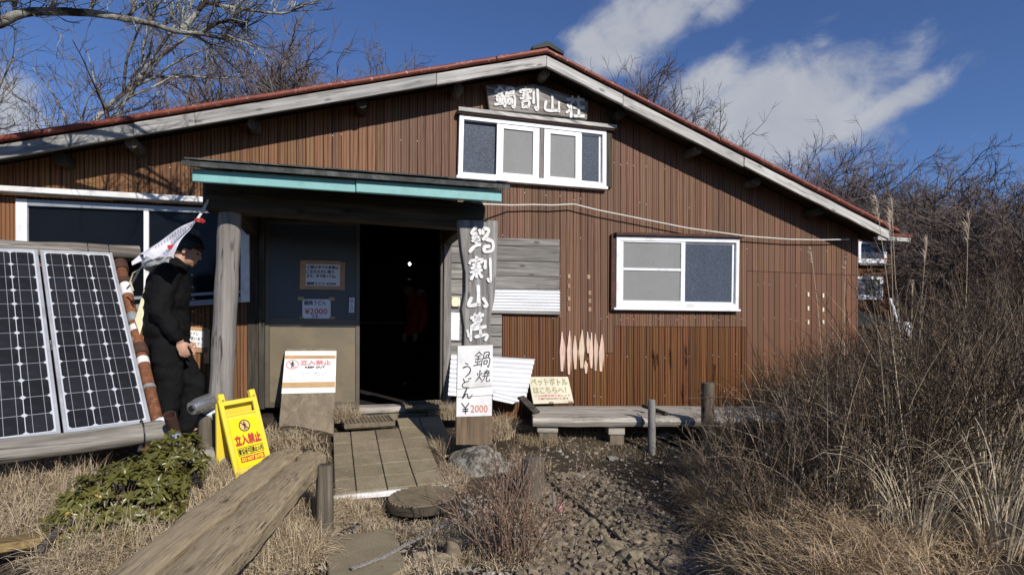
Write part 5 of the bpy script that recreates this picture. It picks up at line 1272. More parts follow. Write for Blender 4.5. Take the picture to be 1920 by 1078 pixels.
for (x, y, h_) in ((-1.085, 3.30, .455), (-1.42, 3.45, .385), (-.98, 1.9, .38), (-1.18, 1.7, .385)):
    z0 = gh(x, y)-.05; tB.part('leg', MB().tube([(x, y, z0), (x, y, z0+.2), (x, y, h_)], [.052, .05, .047], 14, wob=.05), M['stump'], smooth=True)
P = G(661, 955)
# log bench by the wall
tL = Thing('log_bench', 'pale weathered log bench along the foot of the board wall', 'bench', (1.4, 5.5, gh(1.4, 5.5)), 'W')
yy = [BY0, BY0+.31, BY0+.60, BY1-.02]
for i in range(3):
    y0, y1 = yy[i]+.006, yy[i+1]-.006; x1 = BX1; x0 = BX0+(.0 if i == 0 else .02)
    segs = [(x0, BX0+.98), (BX0+.995, x1)] if i == 0 else [(x0, x1)]
    for (xa, xb) in segs:
        n = 10; mb = MB(); zb0 = BZ-.09
        prof = [(y0+.03, zb0), (y0+.005, zb0+.03), (y0, BZ-.045), (y0+.02, BZ-.012), (y0+.07, BZ), (y1-.02, BZ), (y1, BZ-.02), (y1-.01, zb0)]
        N_ = len(prof)
        for k in range(n+1):
            x = xa+(xb-xa)*k/n; dz = random.uniform(-.004, .004); dy = random.uniform(-.006, .006)
            mb.v += [(x, p+dy, q+dz) for p, q in prof]
        for k in range(n): mb.f += [(k*N_+q, k*N_+(q+1) % N_, (k+1)*N_+(q+1) % N_, (k+1)*N_+q) for q in range(N_)]
        mb.f += [tuple(range(N_)), tuple(range(n*N_, (n+1)*N_))]
        tL.part('log', mb, M['logbench'], smooth=True, org=(xa, y0, BZ))
for (px, w_, yt, yb) in ((1027, .17, 792, 815), (1155, .13, 794, 816)):
    p = Wd(px, yb, 5.25); g_ = gh(p.x, p.y)
    tL.part('support_block', MB().box(p.x-w_/2, p.x+w_/2, 5.2, 5.42, g_-.05, g_+(BZ-.09-g_)*.5), M['ply'], bevel=.005); tL.part('support_block', MB().box(p.x-w_/2-.015, p.x+w_/2+.005, 5.19, 5.4, g_+(BZ-.09-g_)*.5+.002, BZ-.092), M['logbench'], bevel=.005)
for (x) in (2.0, 2.8): tL.part('support_block', MB().box(x-.08, x+.08, 5.3, 5.7, gh(x, 5.4)-.05, BZ-.092), M['ply'], bevel=.005)
A, B = Wd(976, 744, 5.25), Wd(1006, 774, 5.08); A.z = max(A.z, .5)
single('broken_board', 'short dark broken board leaning over the left end of the log bench', 'board', MB().beam(A, B, .075, .022, up=(.6, -1, .8)), M['dark_wood_z'], B, bevel=.002)
A, B = Wd(1205, 747, 5.5), Wd(1250, 771, 5.2); A.z = BZ+.06; B.z = BZ+.02
single('broken_stick', 'dark broken stick lying on the log bench behind the slim post', 'stick', MB().beam(A, B, .035, .03), M['dark_wood'], B, bevel=.003)
# drain lid
P = Vector((-.585, 3.72, 0)); P.z = gh(P.x, P.y)
t = Thing('drain_lid', 'round brown ribbed drain lid on the ground in front of the tiles', 'lid', P)
n = 40; RL = .236; zt_ = .150; tl = Matrix.Rotation(R(2), 3, 'X') @ Matrix.Rotation(R(-2), 3, 'Y')
def lidp(x, y, z): return Vector((P.x, P.y, zt_)) + tl @ Vector((x, y, z))
mb = MB()
for r_, z in ((RL*.96, -.055), (RL, -.05), (RL, -.008), (RL*.975, 0)): mb.v += [tuple(lidp(r_*math.cos(2*math.pi*i/n), r_*math.sin(2*math.pi*i/n), z)) for i in range(n)]
for k in range(3): mb.f += [(k*n+i, k*n+(i+1) % n, (k+1)*n+(i+1) % n, (k+1)*n+i) for i in range(n)]
mb.f += [tuple(range(n)), tuple(range(3*n, 4*n))]
t.part('disc', mb, M['iron_shade'], smooth=True)
for i in range(-7, 8):
    y = i*.029; h_ = math.sqrt(max(0, (RL-.018)**2-y*y)); a_ = R(14); ca, sa = math.cos(a_), math.sin(a_)
    q = lambda x, y, z: lidp(x*ca-y*sa, x*sa+y*ca, z)
    t.part('rib', MB().hexa([q(-h_, y-.006, .0), q(h_, y-.006, .0), q(h_, y+.006, .0), q(-h_, y+.006, .0), q(-h_, y-.006, .014), q(h_, y-.006, .014), q(h_, y+.006, .014), q(-h_, y+.006, .014)]), M['iron_lid'])
# slab and stones
sp_ = [G(*p) for p in ((612, 1016), (650, 1010), (690, 1006), (735, 1002), (742, 1020), (750, 1045), (765, 1075), (700, 1110), (615, 1100))]
mb = MB().prism([Vector((p.x, p.y, .048)) for p in sp_][::-1], (0, 0, 0), (0, 0, -.09))
single('foreground_slab', 'rough brown concrete slab in the foreground crossed by a shadow', 'slab', mb, M['slab'], sp_[0], bevel=.008)
for (px, py, r_, lab, mt) in ((613, 1000, .066, 'pale stone at the foot of the plank bench leg', 'stone'), (787, 1052, .05, 'flat brown stone right of the foreground slab', 'stone'), (832, 1060, .065, 'broad flat stone below the small foreground stump', 'stone'),
                            (815, 1074, .03, 'small stone between the slab and the small stump', 'stone'), (1150, 862, .04, 'stone beside the muddy patch near the log bench', 'stone_grey'), (1245, 820, .05, 'pale stone heap beside the slim bench post', 'stone_grey'),
                            (1105, 985, .055, 'larger gravel stone left of the dark rope', 'stone'), (1150, 1030, .07, 'large flat gravel stone near the bottom of the path', 'stone'), (1190, 1050, .06, 'dark gravel stone at the bottom beside the rope', 'stone'),
                            (1262, 1062, .05, 'gravel stone right of the dark rope at the bottom', 'stone'), (950, 1000, .04, 'stone half hidden by the red twigged bush', 'stone'), (1085, 895, .035, 'stone at the top of the gravel near the stump', 'stone_grey')):
    p = G(px, py); sd = px+py
    single('stone', lab, 'stone', MB().rock((p.x, p.y, p.z+r_*.25), (r_*1.2, r_, r_*.6), sd, 2, .42), M[mt], p, group='loose stones on the ground')
# ropes on the ground
def ground_rope(name, label, pix, r, mat, lift=.012):
    P_ = [G(*p)+Vector((0, 0, lift)) for p in pix]; c = []
    for i in range(len(P_)-1):
        for k in range(8): q = P_[i].lerp(P_[i+1], k/8); q.z = max(q.z, gh(q.x, q.y)+r); c.append(q)
    c.append(P_[-1]); mb = MB()
    for ph in (0, 2.094, 4.189):     # three twisted strands
        d = []
        L_ = 0
        for i in range(len(c)):
            L_ += (c[i]-c[i-1]).length if i else 0
            d.append((c[i], L_))
        pts = []
        tot = d[-1][1]; m = int(tot/.012)
        j = 0
        for k in range(m):
            s_ = k*.012
            while j < len(d)-2 and d[j+1][1] < s_: j += 1
            f_ = (s_-d[j][1])/max(1e-6, d[j+1][1]-d[j][1]); p = d[j][0].lerp(d[j+1][0], f_); dr = (d[j+1][0]-d[j][0]).normalized(); sd = dr.cross(Vector((0, 0, 1))).normalized(); up_ = sd.cross(dr); a = s_*70+ph
            pts.append(p+(sd*math.cos(a)+up_*math.sin(a))*r*.5)
        mb.tube(pts, r*.56, 5)
    return single(name, label, 'rope', mb, mat, P_[0], smooth=True)
ground_rope('ground_rope', 'pale grey twisted rope lying across the corner of the foreground slab', [(660, 1085), (720, 1062), (757, 1040), (800, 1018), (838, 998), (875, 975)], .011, M['rope_grey'], .05)
ground_rope('ground_rope', 'dark twisted rope running down the gravel from the stump', [(1006, 903), (1035, 912), (1070, 940), (1110, 972), (1160, 1015), (1215, 1062), (1250, 1090)], .011, M['rope_dark'], .02)
P = G(1040, 960); t = Thing('marker_stake', 'small stake with white cord and a faded red tag by the gravel', 'stake', P)
t.part('stake', MB().tube([P-Vector((0, 0, .02)), P+Vector((-.008, .02, .13))], .009, 8), M['rope_grey'], smooth=True); t.part('tag', MB().rock(P+Vector((.03, -.01, .03)), (.022, .015, .028), 5, 2, .3), M['ink_pink'], smooth='all')
A, B = G(-40, 1085)+Vector((0, 0, .13)), G(128, 1036)+Vector((0, 0, .09))
single('loose_plank', 'yellowish plank lying in the dry grass at the bottom left corner', 'plank', MB().beam(A, B, .13, .04), wood('yellow_plank', (.36, .25, .11), (.22, .15, .065), (1, .3, 0), crack=.6), A, bevel=.005)
A, B, C_ = G(75, 1080)+Vector((0, 0, .12)), G(115, 1045)+Vector((0, 0, .14)), G(200, 1000)+Vector((0, 0, .18))
single('fallen_branch', 'dark fallen branch lying beside the loose plank and shrub', 'branch', MB().tube([A, B, C_, C_+Vector((.12, .12, .02))], [.018, .017, .014, .008], 8, wob=.2), M['bark_far'], A, smooth=True)
# things beyond the hut
t = Thing('green_shed', 'dark green shed with a low dark roof among the scrub behind the hut', 'shed', (11.5, 17, gh(11.5, 17)), 'W')
x0, x1 = Wd(1690, 500, 17).x, Wd(1762, 500, 17).x
t.part('wall', MB().box(x0, x1, 17, 20, -1.5, Wd(0, 462, 17).z), M['green_wall']); t.part('roof', MB().hexa([(x0-2, 15.5, Wd(0, 545, 15.5).z), (x1+1.0, 15.5, Wd(0, 548, 15.5).z), (x1+.8, 17, Wd(0, 505, 17).z), (x0-2, 17, Wd(0, 505, 17).z), (x0-2, 15.5, Wd(0, 540, 15.5).z), (x1+1.0, 15.5, Wd(0, 543, 15.5).z), (x1+.8, 17, Wd(0, 500, 17).z), (x0-2, 17, Wd(0, 500, 17).z)]), M['dark_roof'])
t.part('post', MB().box(x1-.12, x1+.1, 16.85, 17.0, -1, Wd(0, 458, 17).z), M['green_wall'])
P0, P1, P2 = Wd(1669, 560, 7.6), Wd(1682, 600, 7.5), Wd(1690, 640, 7.4)
single('white_pole', 'bent white pole leaning past the lean-to corner', 'pole', MB().tube([P0, P1, P2], .02, 8), M['plastic_white'], P2, smooth=True)
P = Wd(1694, 612, 7.4); single('white_tub', 'small white tub half hidden in the thicket', 'tub', MB().tube([P-Vector((0, 0, .12)), P+Vector((0, 0, .06))], [.07, .085], 12), M['plastic_white'], P, smooth=True)
# ---------------------------------------------------------------- grass, gravel
def ground_z(XY): return np.array([gh(x, y) for x, y in XY])
def blades(name, label, XY, ln, wd, lay, mat, k=5, lean_dir=None, kind='stuff', cat='grass', z0=None, emb=.01):
    n = len(XY); z = ground_z(XY) if z0 is None else z0
    a = rng.uniform(0, 2*np.pi, n); l = rng.uniform(ln[0], ln[1], n); bend = rng.uniform(lay[0], lay[1], n)
    d = np.stack([np.cos(a), np.sin(a)], 1)
    if lean_dir is not None: d = d+np.array(lean_dir); d /= np.linalg.norm(d, axis=1, keepdims=True)+1e-9
    t = np.linspace(0, 1, k)[None]
    th = bend[:, None]*(.35+t*1.1)                 # angle from upright grows along the blade
    st = l[:, None]/(k-1); hx = np.concatenate([np.zeros((n, 1)), np.cumsum(np.sin(th[:, :-1])*st, 1)], 1); hz = np.concatenate([np.zeros((n, 1)), np.cumsum(np.cos(th[:, :-1])*st, 1)], 1)
    hz = np.maximum(hz, -.01)
    sway = rng.normal(0, .12, (n, 1))*t*t*l[:, None]
    P = np.empty((n, k, 3)); P[..., 0] = XY[:, :1]+d[:, :1]*hx-d[:, 1:]*sway; P[..., 1] = XY[:, 1:]+d[:, 1:]*hx+d[:, :1]*sway; P[..., 2] = z[:, None]-emb+hz
    w = rng.uniform(wd[0], wd[1], n)[:, None]*(1-.8*t**1.5)
    tw = rng.uniform(-.6, .6, n)
    side = np.stack([-d[:, 1]*np.cos(tw), d[:, 0]*np.cos(tw), np.sin(tw)], 1)[:, None].repeat(k, 1)
    V, Fq = ribbons(P, w, side); return V, Fq
def disc_pts(n, c, rx, ry=None, rot=0, p=.5):
    ry = ry or rx; r = rng.uniform(0, 1, n)**p; a = rng.uniform(0, 2*np.pi, n); x = rx*r*np.cos(a); y = ry*r*np.sin(a)
    return np.stack([c[0]+x*math.cos(rot)-y*math.sin(rot), c[1]+x*math.sin(rot)+y*math.cos(rot)], 1)
def stuff(name, label, cat, VF, mat):
    V = np.concatenate([v for v, f in VF]); off = 0; Fs = []
    for v, f in VF: Fs.append(f+off); off += len(v)
    o = bpy.data.objects.new(name, raw_mesh(name, V, np.concatenate(Fs), mat)); COL.objects.link(o); return tag(o, label, cat, None, 'stuff')
def inside(poly, P):
    x, y = P[:, 0], P[:, 1]; c = np.zeros(len(P), bool); j = len(poly)-1
    for i in range(len(poly)):
        xi, yi = poly[i]; xj, yj = poly[j]; m = ((yi > y) != (yj > y)) & (x < (xj-xi)*(y-yi)/(yj-yi+1e-12)+xi); c ^= m; j = i
    return c
def clear(XY):
    "bare spots: drain lid, slab, paved ramp"
    bad = np.hypot(XY[:, 0]+.585, XY[:, 1]-3.72) < .235
    bad |= inside([(p.x, p.y) for p in sp_], XY)
    bad |= inside([(G(*q).x, G(*q).y) for q in ((-60, 1060), (120, 1015), (150, 1045), (-30, 1110))], XY)
    bad |= inside([(f0+E1*a+E2*b)[:2] for a, b in ((-.02, -.03), (.75, -.03), (.76, 1.0), (-.02, 1.05))], XY)
    return ~bad
VF = []
def patch(n, px, py, rx, ry=None, ln=(.12, .32), wd=(.0026, .0056), lay=(1.1, 2.3), rot=0, lean=None):
    p = G(px, py); XY = disc_pts(int(n*1.05), (p.x, p.y), rx, ry, rot, .6)
    XY = XY[clear(XY)]; keep = np.array([noise.noise((x*6.5, y*6.5, 4.2))+.6*noise.noise((x*15, y*15, 1.2)) for x, y in XY]) > rng.normal(-.12, .16, len(XY)); XY = XY[keep]
    m = len(XY)//3
    VF.append(blades('', '', XY[m:], ln, wd, lay, None, 5, lean)); VF.append(blades('', '', XY[:m], (ln[0]*.7, ln[1]*.9), wd, (.2, 1.5), None, 5, lean))
patch(9000, 60, 1000, .60, .42, (.14, .36)); patch(5000, 30, 930, .5, .3, (.12, .32)); patch(3500, 210, 1060, .35, .2, (.14, .34)); patch(2800, 385, 905, .22, .28, (.08, .2)); patch(2200, 420, 970, .15, .35)
patch(5200, 540, 1040, .20, .42, (.10, .26)); patch(2500, 560, 970, .12, .25); patch(2400, 640, 965, .20, .12, (.06, .15)); patch(2800, 690, 960, .28, .10, (.05, .14)); patch(3000, 770, 1000, .32, .14, (.05, .13))
patch(1500, 720, 1070, .5, .12, (.04, .11)); patch(2800, 870, 1010, .28, .22, (.06, .15)); patch(1700, 900, 1060, .3, .12, (.05, .14))
patch(1300, 845, 905, .12, .28, (.08, .17)); patch(1300, 940, 815, .13, .22, (.10, .24), lay=(.3, 1.3)); patch(700, 835, 850, .07, .1, (.1, .22), lay=(.3, 1.5)); patch(900, 560, 850, .4, .12, (.04, .1)); patch(900, 480, 900, .3, .2, (.05, .14))
patch(1500, 545, 825, .35, .2, (.05, .13)); patch(900, 970, 870, .3, .2, (.04, .12)); patch(900, 990, 960, .3, .2, (.04, .12))
stuff('dry_grass', 'pale dry matted grass around the plank bench, slab and tiles', 'grass', VF, M['grass'])
VF = []
p = HM @ Vector((L(646, 790, .45).x, -.42, 0)); XY = disc_pts(1500, (p.x, p.y), .15, .10); VF.append(blades('', '', XY, (.09, .2), (.002, .004), (.3, 1.9), None, z0=np.full(len(XY), .43)))
p = HM @ Vector((L(840, 780, .35).x, -.30, 0)); XY = disc_pts(1500, (p.x, p.y), .18, .10); VF.append(blades('', '', XY, (.08, .2), (.002, .004), (.2, 1.7), None, z0=np.full(len(XY), .40)))
stuff('door_straw', 'straw coloured dry grass heaped at both sides of the door step', 'grass', VF, M['grass'])
VF = []
for (px, py, n, rx, ry) in ((1350, 930, 5000, .30, .25), (1400, 970, 6000, .35, .22), (1480, 1020, 6500, .40, .22), (1560, 1060, 5000, .4, .2), (1330, 880, 2200, .25, .2), (1700, 1075, 2500, .6, .2)):
    p = G(px, py); XY = disc_pts(n, (p.x, p.y), rx, ry, R(30)); XY = XY[np.array([noise.noise((x*6.5, y*6.5, 4.2))+.6*noise.noise((x*15, y*15, 1.2)) for x, y in XY]) > rng.normal(-.10, .16, len(XY))]; VF.append(blades('', '', XY, (.10, .26), (.0024, .005), (.7, 2.2), None, 5, (-.22, -.3)))
stuff('bank_grass', 'drooping brown dry grass along the bank right of the gravel path', 'grass', VF, M['grass_bank'])
VF = []
for (px, py, n, rx, ry) in ((1070, 815, 1500, .5, .10), (1180, 815, 900, .5, .12), (1280, 812, 1500, .3, .12), (1010, 830, 700, .2, .15), (1150, 850, 500, .5, .2)):
    p = G(px, py); XY = disc_pts(n, (p.x, p.y), rx, ry); VF.append(blades('', '', XY, (.03, .10), (.002, .004), (.2, 1.6), None))
stuff('thin_grass', 'thin brown grass on the dark soil under the log bench', 'grass', VF, M['grass_low'])
# leaf litter
N_ = 5200; XY = np.concatenate([rng.uniform((-3.6, 2.6), (1.6, 5.6), (N_, 2))]); XY = XY[[uo(x, y)[1] > .1 for x, y in XY]]; m = len(XY); z = ground_z(XY); a = rng.uniform(0, 6.283, m); l = rng.uniform(.006, .022, m); wd_ = l*rng.uniform(.25, .7, m); tz = rng.normal(0, .35, m)
e1 = np.stack([np.cos(a), np.sin(a), tz], 1)*l[:, None]; e2 = np.stack([-np.sin(a), np.cos(a), rng.normal(0, .3, m)], 1)*wd_[:, None]; c_ = np.stack([XY[:, 0], XY[:, 1], z+.008], 1)
V = np.stack([c_-e1, c_-e2*.6, c_+e1, c_+e2*.6], 1).reshape(-1, 3); stuff('leaf_litter', 'small dead leaves and bark bits strewn over the soil', 'leaf litter', [(V, np.arange(m*4).reshape(-1, 4))], M['grass_low'])
# gravel
def ico():
    bm = bmesh.new(); bmesh.ops.create_icosphere(bm, subdivisions=1, radius=1); v = np.array([tuple(x.co) for x in bm.verts]); f = np.array([[q.index for q in p.verts] for p in bm.faces]); bm.free(); return v, f
IV, IF = ico()
def stones(n, pix, rmin, rmax, pw=2.0):
    poly = [(G(*q).x, G(*q).y) for q in pix]; lo, hi = np.min(poly, 0), np.max(poly, 0)
    XY = rng.uniform(lo, hi, (n*6, 2)); XY = XY[inside(poly, XY)][:n]; z = ground_z(XY); m = len(XY)
    r = rmin+(rmax-rmin)*rng.uniform(0, 1, m)**pw; sc = np.stack([r*rng.uniform(.8, 1.5, m), r*rng.uniform(.7, 1.1, m), r*rng.uniform(.45, .8, m)], 1)
    v = (np.sign(IV)*np.abs(IV)**.8)[None]*(1+rng.normal(0, .30, (m, len(IV), 1)))*sc[:, None]
    a = rng.uniform(0, 6.28, m); ca, sa = np.cos(a)[:, None], np.sin(a)[:, None]; tl = rng.normal(0, .35, m)[:, None]
    x, y, zz = v[..., 0]*ca-v[..., 1]*sa, v[..., 0]*sa+v[..., 1]*ca, v[..., 2]; zz2 = zz*np.cos(tl)+x*np.sin(tl); x2 = x*np.cos(tl)-zz*np.sin(tl)
    V = np.stack([x2+XY[:, :1], y+XY[:, 1:], zz2+z[:, None]+sc[:, 2:]*.35], -1).reshape(-1, 3)
    return V, (IF[None]+np.arange(m)[:, None, None]*len(IV)).reshape(-1, 3)
VF = [stones(3300, [(1030, 890), (1120, 880), (1210, 930), (1300, 1000), (1380, 1085), (1000, 1090), (980, 1010), (1010, 940)], .006, .024, 1.5), stones(1000, [(1000, 1000), (1330, 1000), (1430, 1090), (960, 1090)], .012, .034, 1.8)]
stuff('gravel', 'brown grey angular gravel of the path between stump and bank', 'gravel', VF, M['stone'])
VF = [stones(700, [(1000, 812), (1330, 812), (1380, 900), (1300, 960), (1030, 890)], .004, .016, 2.5), stones(1300, [(620, 950), (900, 930), (1010, 1000), (1010, 1085), (600, 1085)], .004, .016, 2)]
stuff('small_pebbles', 'scattered small pebbles on the soil and short grass', 'pebbles', VF, M['stone_grey'])
# ---------------------------------------------------------------- woody plants
class Wood:
    "collects branch polylines by part; every polyline has K points"
    K = 5
    def __init__(s, seed, K=5): s.r = random.Random(seed); s.P = {}; s.K = K
    def put(s, key, pts, r0, r1):
        rad = [r0+(r1-r0)*i/(s.K-1) for i in range(s.K)]
        s.P.setdefault(key, []).append((pts, rad))
    def path(s, p, d, ln, curve, up, jit):
        pts = [p.copy()]; d = d.normalized()
        for i in range(s.K-1):
            d = (d+curve*(1/(s.K-1))+Vector((0, 0, up/(s.K-1)))+Vector((s.r.gauss(0, jit), s.r.gauss(0, jit), s.r.gauss(0, jit)))).normalized()
            p = p+d*(ln/(s.K-1)); pts.append(p.copy())
        return pts, d
    def at(s, pts, t):
        x = t*(s.K-1); i = min(int(x), s.K-2); f = x-i
        return pts[i].lerp(pts[i+1], f), (pts[i+1]-pts[i]).normalized()
    def side_dir(s, d, ang):
        o = d.orthogonal().normalized(); o.rotate(Matrix.Rotation(s.r.uniform(0, 6.283), 3, d)); return (d*math.cos(ang)+o*math.sin(ang)).normalized()
    def mesh(s, key, n, name, mat, base):
        A = s.P[key]; P = np.array([[tuple(q-base) for q in p] for p, r in A]); Rr = np.array([r for p, r in A]); V, Fq = tubes3(P, Rr, n); return raw_mesh(name, V, Fq, mat, n > 3)
def grow_tree(seed, base, H, trunk_r, nl, spread, up, bias=Vector((0, 0, 0)), trunk_frac=.45, twig_r=.004, sub=(7, 8, 4), lean=Vector((0, 0, 0)), ang=(.5, 1.0), limb_len=.55):
    w = Wood(seed, 7); r = w.r
    tp, td = w.path(base-Vector((0, 0, .15)), Vector((0, 0, 1))+lean, H*trunk_frac*1.15, Vector((0, 0, 0)), 0, .06); w.put('trunk', tp, trunk_r, trunk_r*.62)
    for i in range(nl):
        t = .55+.45*(i+1)/nl; p, d = w.at(tp, min(1, t)); a = r.uniform(*ang)*spread
        dd = (w.side_dir(d, a)+bias).normalized(); ln = H*limb_len*r.uniform(.75, 1.15)
        lp, ld_ = w.path(p, dd, ln, bias*.4, up, .17); lr = trunk_r*.5*r.uniform(.7, 1.1); key = ('branch', i); w.put(key, lp, lr, lr*.25)
        for j in range(sub[0]):
            q, d2 = w.at(lp, r.uniform(.25, 1)); d3 = (w.side_dir(d2, r.uniform(.45, .95)*spread)+bias*.5).normalized(); l2 = ln*r.uniform(.3, .6)
            sp, _ = w.path(q, d3, l2, bias*.3, up*.8, .17); w.put(key, sp, lr*.38, lr*.12)
            for k in range(sub[1]):
                q2, d4 = w.at(sp, r.uniform(.15, 1)); d5 = w.side_dir(d4, r.uniform(.4, .9)); l3 = l2*r.uniform(.25, .5)
                sp2, _ = w.path(q2, (d5+bias*.3).normalized(), l3, Vector((0, 0, 0)), up*.6, .19); w.put('twigs', sp2, twig_r*1.5, twig_r*.6)
                for m in range(sub[2]):
                    q3, d6 = w.at(sp2, r.uniform(.2, 1)); sp3, _ = w.path(q3, w.side_dir(d6, r.uniform(.4, .9)), l3*r.uniform(.3, .6), Vector((0, 0, 0)), up*.5, .15); w.put('twigs', sp3, twig_r, twig_r*.45)
    return w
def tree_thing(w, name, label, base, bark, twig, group=None, frame='W', cat='tree'):
    t = Thing(name, label, cat, base, 'W', group); b = Vector(base)
    if 'trunk' in w.P: t.part('trunk', w.mesh('trunk', 9, 'trunk', bark, b), None)
    for key in sorted([k for k in w.P if isinstance(k, tuple)], key=str): t.part('branch', w.mesh(key, 5, 'branch', bark, b), None)
    if 'twigs' in w.P: t.part('twigs', w.mesh('twigs', 3, 'twigs', twig, b), None, kind='stuff')
    return t
# tree at the far left behind the eave
b = Vector((-8.75, 10.2, gh(-8.75, 10.2)))
w = grow_tree(11, b, 7.4, .16, 9, 1.0, .30, Vector((.12, -.05, 0)), .36, .0045, (13, 9, 4), ang=(.45, 1.2), limb_len=.55)
tree_thing(w, 'bare_tree', 'pale lichened bare tree with wide branches behind the left end of the roof', b, M['bark'], M['bark_far'])
# branch reaching in overhead from a tree left of the frame
YB = 3.7
def bp_(x, y, dy=0): return Wd(x, y, YB+dy)
tb = Vector((-4.7, 3.9, 0)); tb.z = gh(tb.x, tb.y)
T = Thing('overhanging_tree', 'lichen covered branches reaching in overhead from the top left corner', 'tree', tb)
top = bp_(-260, 120, .1)
T.part('trunk', MB().tube([tb-Vector((0, 0, .2)), tb.lerp(top, .4)+Vector((-.1, 0, 0)), top, top+Vector((-.1, .1, 1.4))], [.19, .16, .12, .08], 12), M['bark'], smooth=True)
lines = [([(-260, 120), (-60, 62), (0, 43), (33, 28), (83, 22), (167, 25), (233, 35), (283, 45), (333, 60), (380, 65), (433, 76)], .036, .010, 0),
         ([(333, 60), (352, 45), (372, 20), (388, -4), (405, -60)], .020, .010, .02), ([(388, 6), (420, 12), (470, 20), (525, 26), (550, 20), (568, 10)], .012, .004, .02),
         ([(375, 64), (400, 48), (428, 38), (455, 46), (468, 56)], .013, .004, -.06), ([(350, 62), (380, 75), (402, 88)], .010, .003, .08), ([(278, 44), (290, 20), (305, -10)], .014, .006, -.05),
         ([(233, 34), (250, 22), (258, -10)], .012, .005, .05), ([(165, 24), (175, 8), (182, -20)], .012, .006, 0), ([(90, 22), (100, 5), (98, -30)], .014, .006, .05), ([(30, 30), (28, 10), (40, -30)], .016, .008, -.05),
         ([(300, 50), (318, 40), (330, 22), (338, -10)], .009, .004, .07), ([(433, 76), (455, 78), (480, 88)], .008, .003, 0), ([(0, 45), (-5, 20), (-30, -40)], .02, .01, .1),
         ([(-200, 100), (-100, 10), (0, -60), (160, -130), (300, -160), (460, -150)], .04, .012, -.4), ([(-100, 10), (60, -10), (200, -40), (330, -80)], .03, .01, -.3), ([(100, -100), (200, -200), (380, -260)], .03, .008, -.6)]
wv_ = Wood(5)
for pts, r0, r1, dy in lines:
    c = catmull([Vector((x, y)) for x, y in pts], 4); n = len(c); P_ = [bp_(p.x, p.y, dy*(i/n)) for i, p in enumerate(c)]
    T.part('branch', MB().tube(P_, [r0+(r1-r0)*i/(n-1) for i in range(n)], 9, wob=.18), M['bark'], smooth=True)
    for i in range(int(n*1.3)):
        k = wv_.r.randrange(1, n); d = (P_[k]-P_[k-1]).normalized(); dd = (wv_.side_dir(d, wv_.r.uniform(.5, 1.2))+Vector((0, 0, .35))).normalized(); ln = wv_.r.uniform(.12, .38)
        sp, _ = wv_.path(P_[k], dd, ln, Vector((0, 0, 0)), .2, .14); wv_.put('twigs', sp, .0042, .0018)
        for m in range(3):
            q, d4 = wv_.at(sp, wv_.r.uniform(.2, .95)); s2, _ = wv_.path(q, wv_.side_dir(d4, wv_.r.uniform(.5, 1)), ln*wv_.r.uniform(.25, .5), Vector((0, 0, 0)), .2, .16); wv_.put('twigs', s2, .0028, .0012)
T.part('twigs', wv_.mesh('twigs', 3, 'twigs', M['bark'], tb), None, kind='stuff')
# bare trees behind the roof and the scrub wood on the right: four kinds, copied
protos = []
for k, (sd, H, spread, up, bias) in enumerate(((21, 7, 1.0, .30, Vector((0, 0, 0))), (22, 7, 1.05, .28, Vector((.05, 0, 0))), (23, 6.5, .85, .15, Vector((.30, 0, .05))), (24, 6, .95, .1, Vector((.35, 0, 0))))):
    b = Vector((0, 0, 0)); w = grow_tree(sd, b, H, .15 if k < 2 else .12, 13 if k < 2 else 11, spread, up, bias, .36 if k < 2 else .32, .0075, (11, 10, 4), ang=(.35, 1.15 if k < 2 else 1.0), limb_len=.50 if k < 2 else .58)
    t = tree_thing(w, 'bare_tree', 'bare tree', b, M['bark_far'], M['twig_far']); protos.append([t.o, float(np.percentile([v.co.z for ch in t.o.children if ch.name.startswith('twigs') for v in ch.data.vertices], 99.6)), 0])
def place_tree(kind, px, ytop, Y, label, group=None, rot=None, wide=1.0):
    o, H, used = protos[kind]; c = o if not used else copy_tree(o); protos[kind][2] = 1
    X = (px-CX)/F*Y; z = gh(X, Y, False)-.3; top = EYE+(HZ-ytop)/F*Y; s_ = (top-z)/H
    c.location = (X, Y, z); c.scale = (s_*wide, s_*wide, s_); c.rotation_euler = (0, 0, random.uniform(-.5, .5) if rot is None else rot); c['label'] = label
    if group: c['group'] = group
    elif 'group' in c: del c['group']
place_tree(0, 462, 95, 15, 'dense bare tree with dark trunk behind the left roof slope', rot=.3); place_tree(1, 545, 80, 16, 'bare tree with a rounded crown right of the dark trunked tree', rot=1.0)
place_tree(0, 605, 112, 17.5, 'smaller bare tree between the rounded crown and the lone small crown', rot=2.2); place_tree(1, 690, 104, 18.5, 'small lone bare crown above the middle of the left roof slope', rot=3.9, wide=.75)
place_tree(0, 1205, 155, 19, 'thin bare tree crown just right of the roof ridge', rot=4.5, wide=.8); place_tree(1, 1285, 180, 19, 'pale bare twiggy crown above the right roof slope, before a cloud', rot=5.1, wide=.8)
gr = 'scrubby bare trees on the ridge behind the right eave'; lab = 'windswept bare tree in the scrub behind the right eave'
for i, (px, yt, Y) in enumerate(((1385, 320, 17), (1430, 312, 18), (1480, 308, 16), (1535, 315, 17), (1580, 312, 15), (1620, 330, 16), (1665, 350, 14), (1710, 355, 15), (1690, 410, 12), (1765, 385, 16), (1800, 420, 14), (1840, 425, 18), (1560, 330, 13), (1880, 420, 16), (1620, 380, 12), (1760, 430, 12.5), (1820, 450, 11.5), (1700, 460, 11))):
    place_tree(2+i % 2, px, yt, Y, lab, gr, rot=random.uniform(-.6, .6), wide=random.uniform(.9, 1.15))
place_tree(2, 1935, 300, 10.5, 'bare tree with spreading twigs cut off by the right edge of the photo', rot=2.9); place_tree(3, 1985, 330, 9, 'bare tree beyond the right edge of the photo, only twig tips in view', rot=3.3)
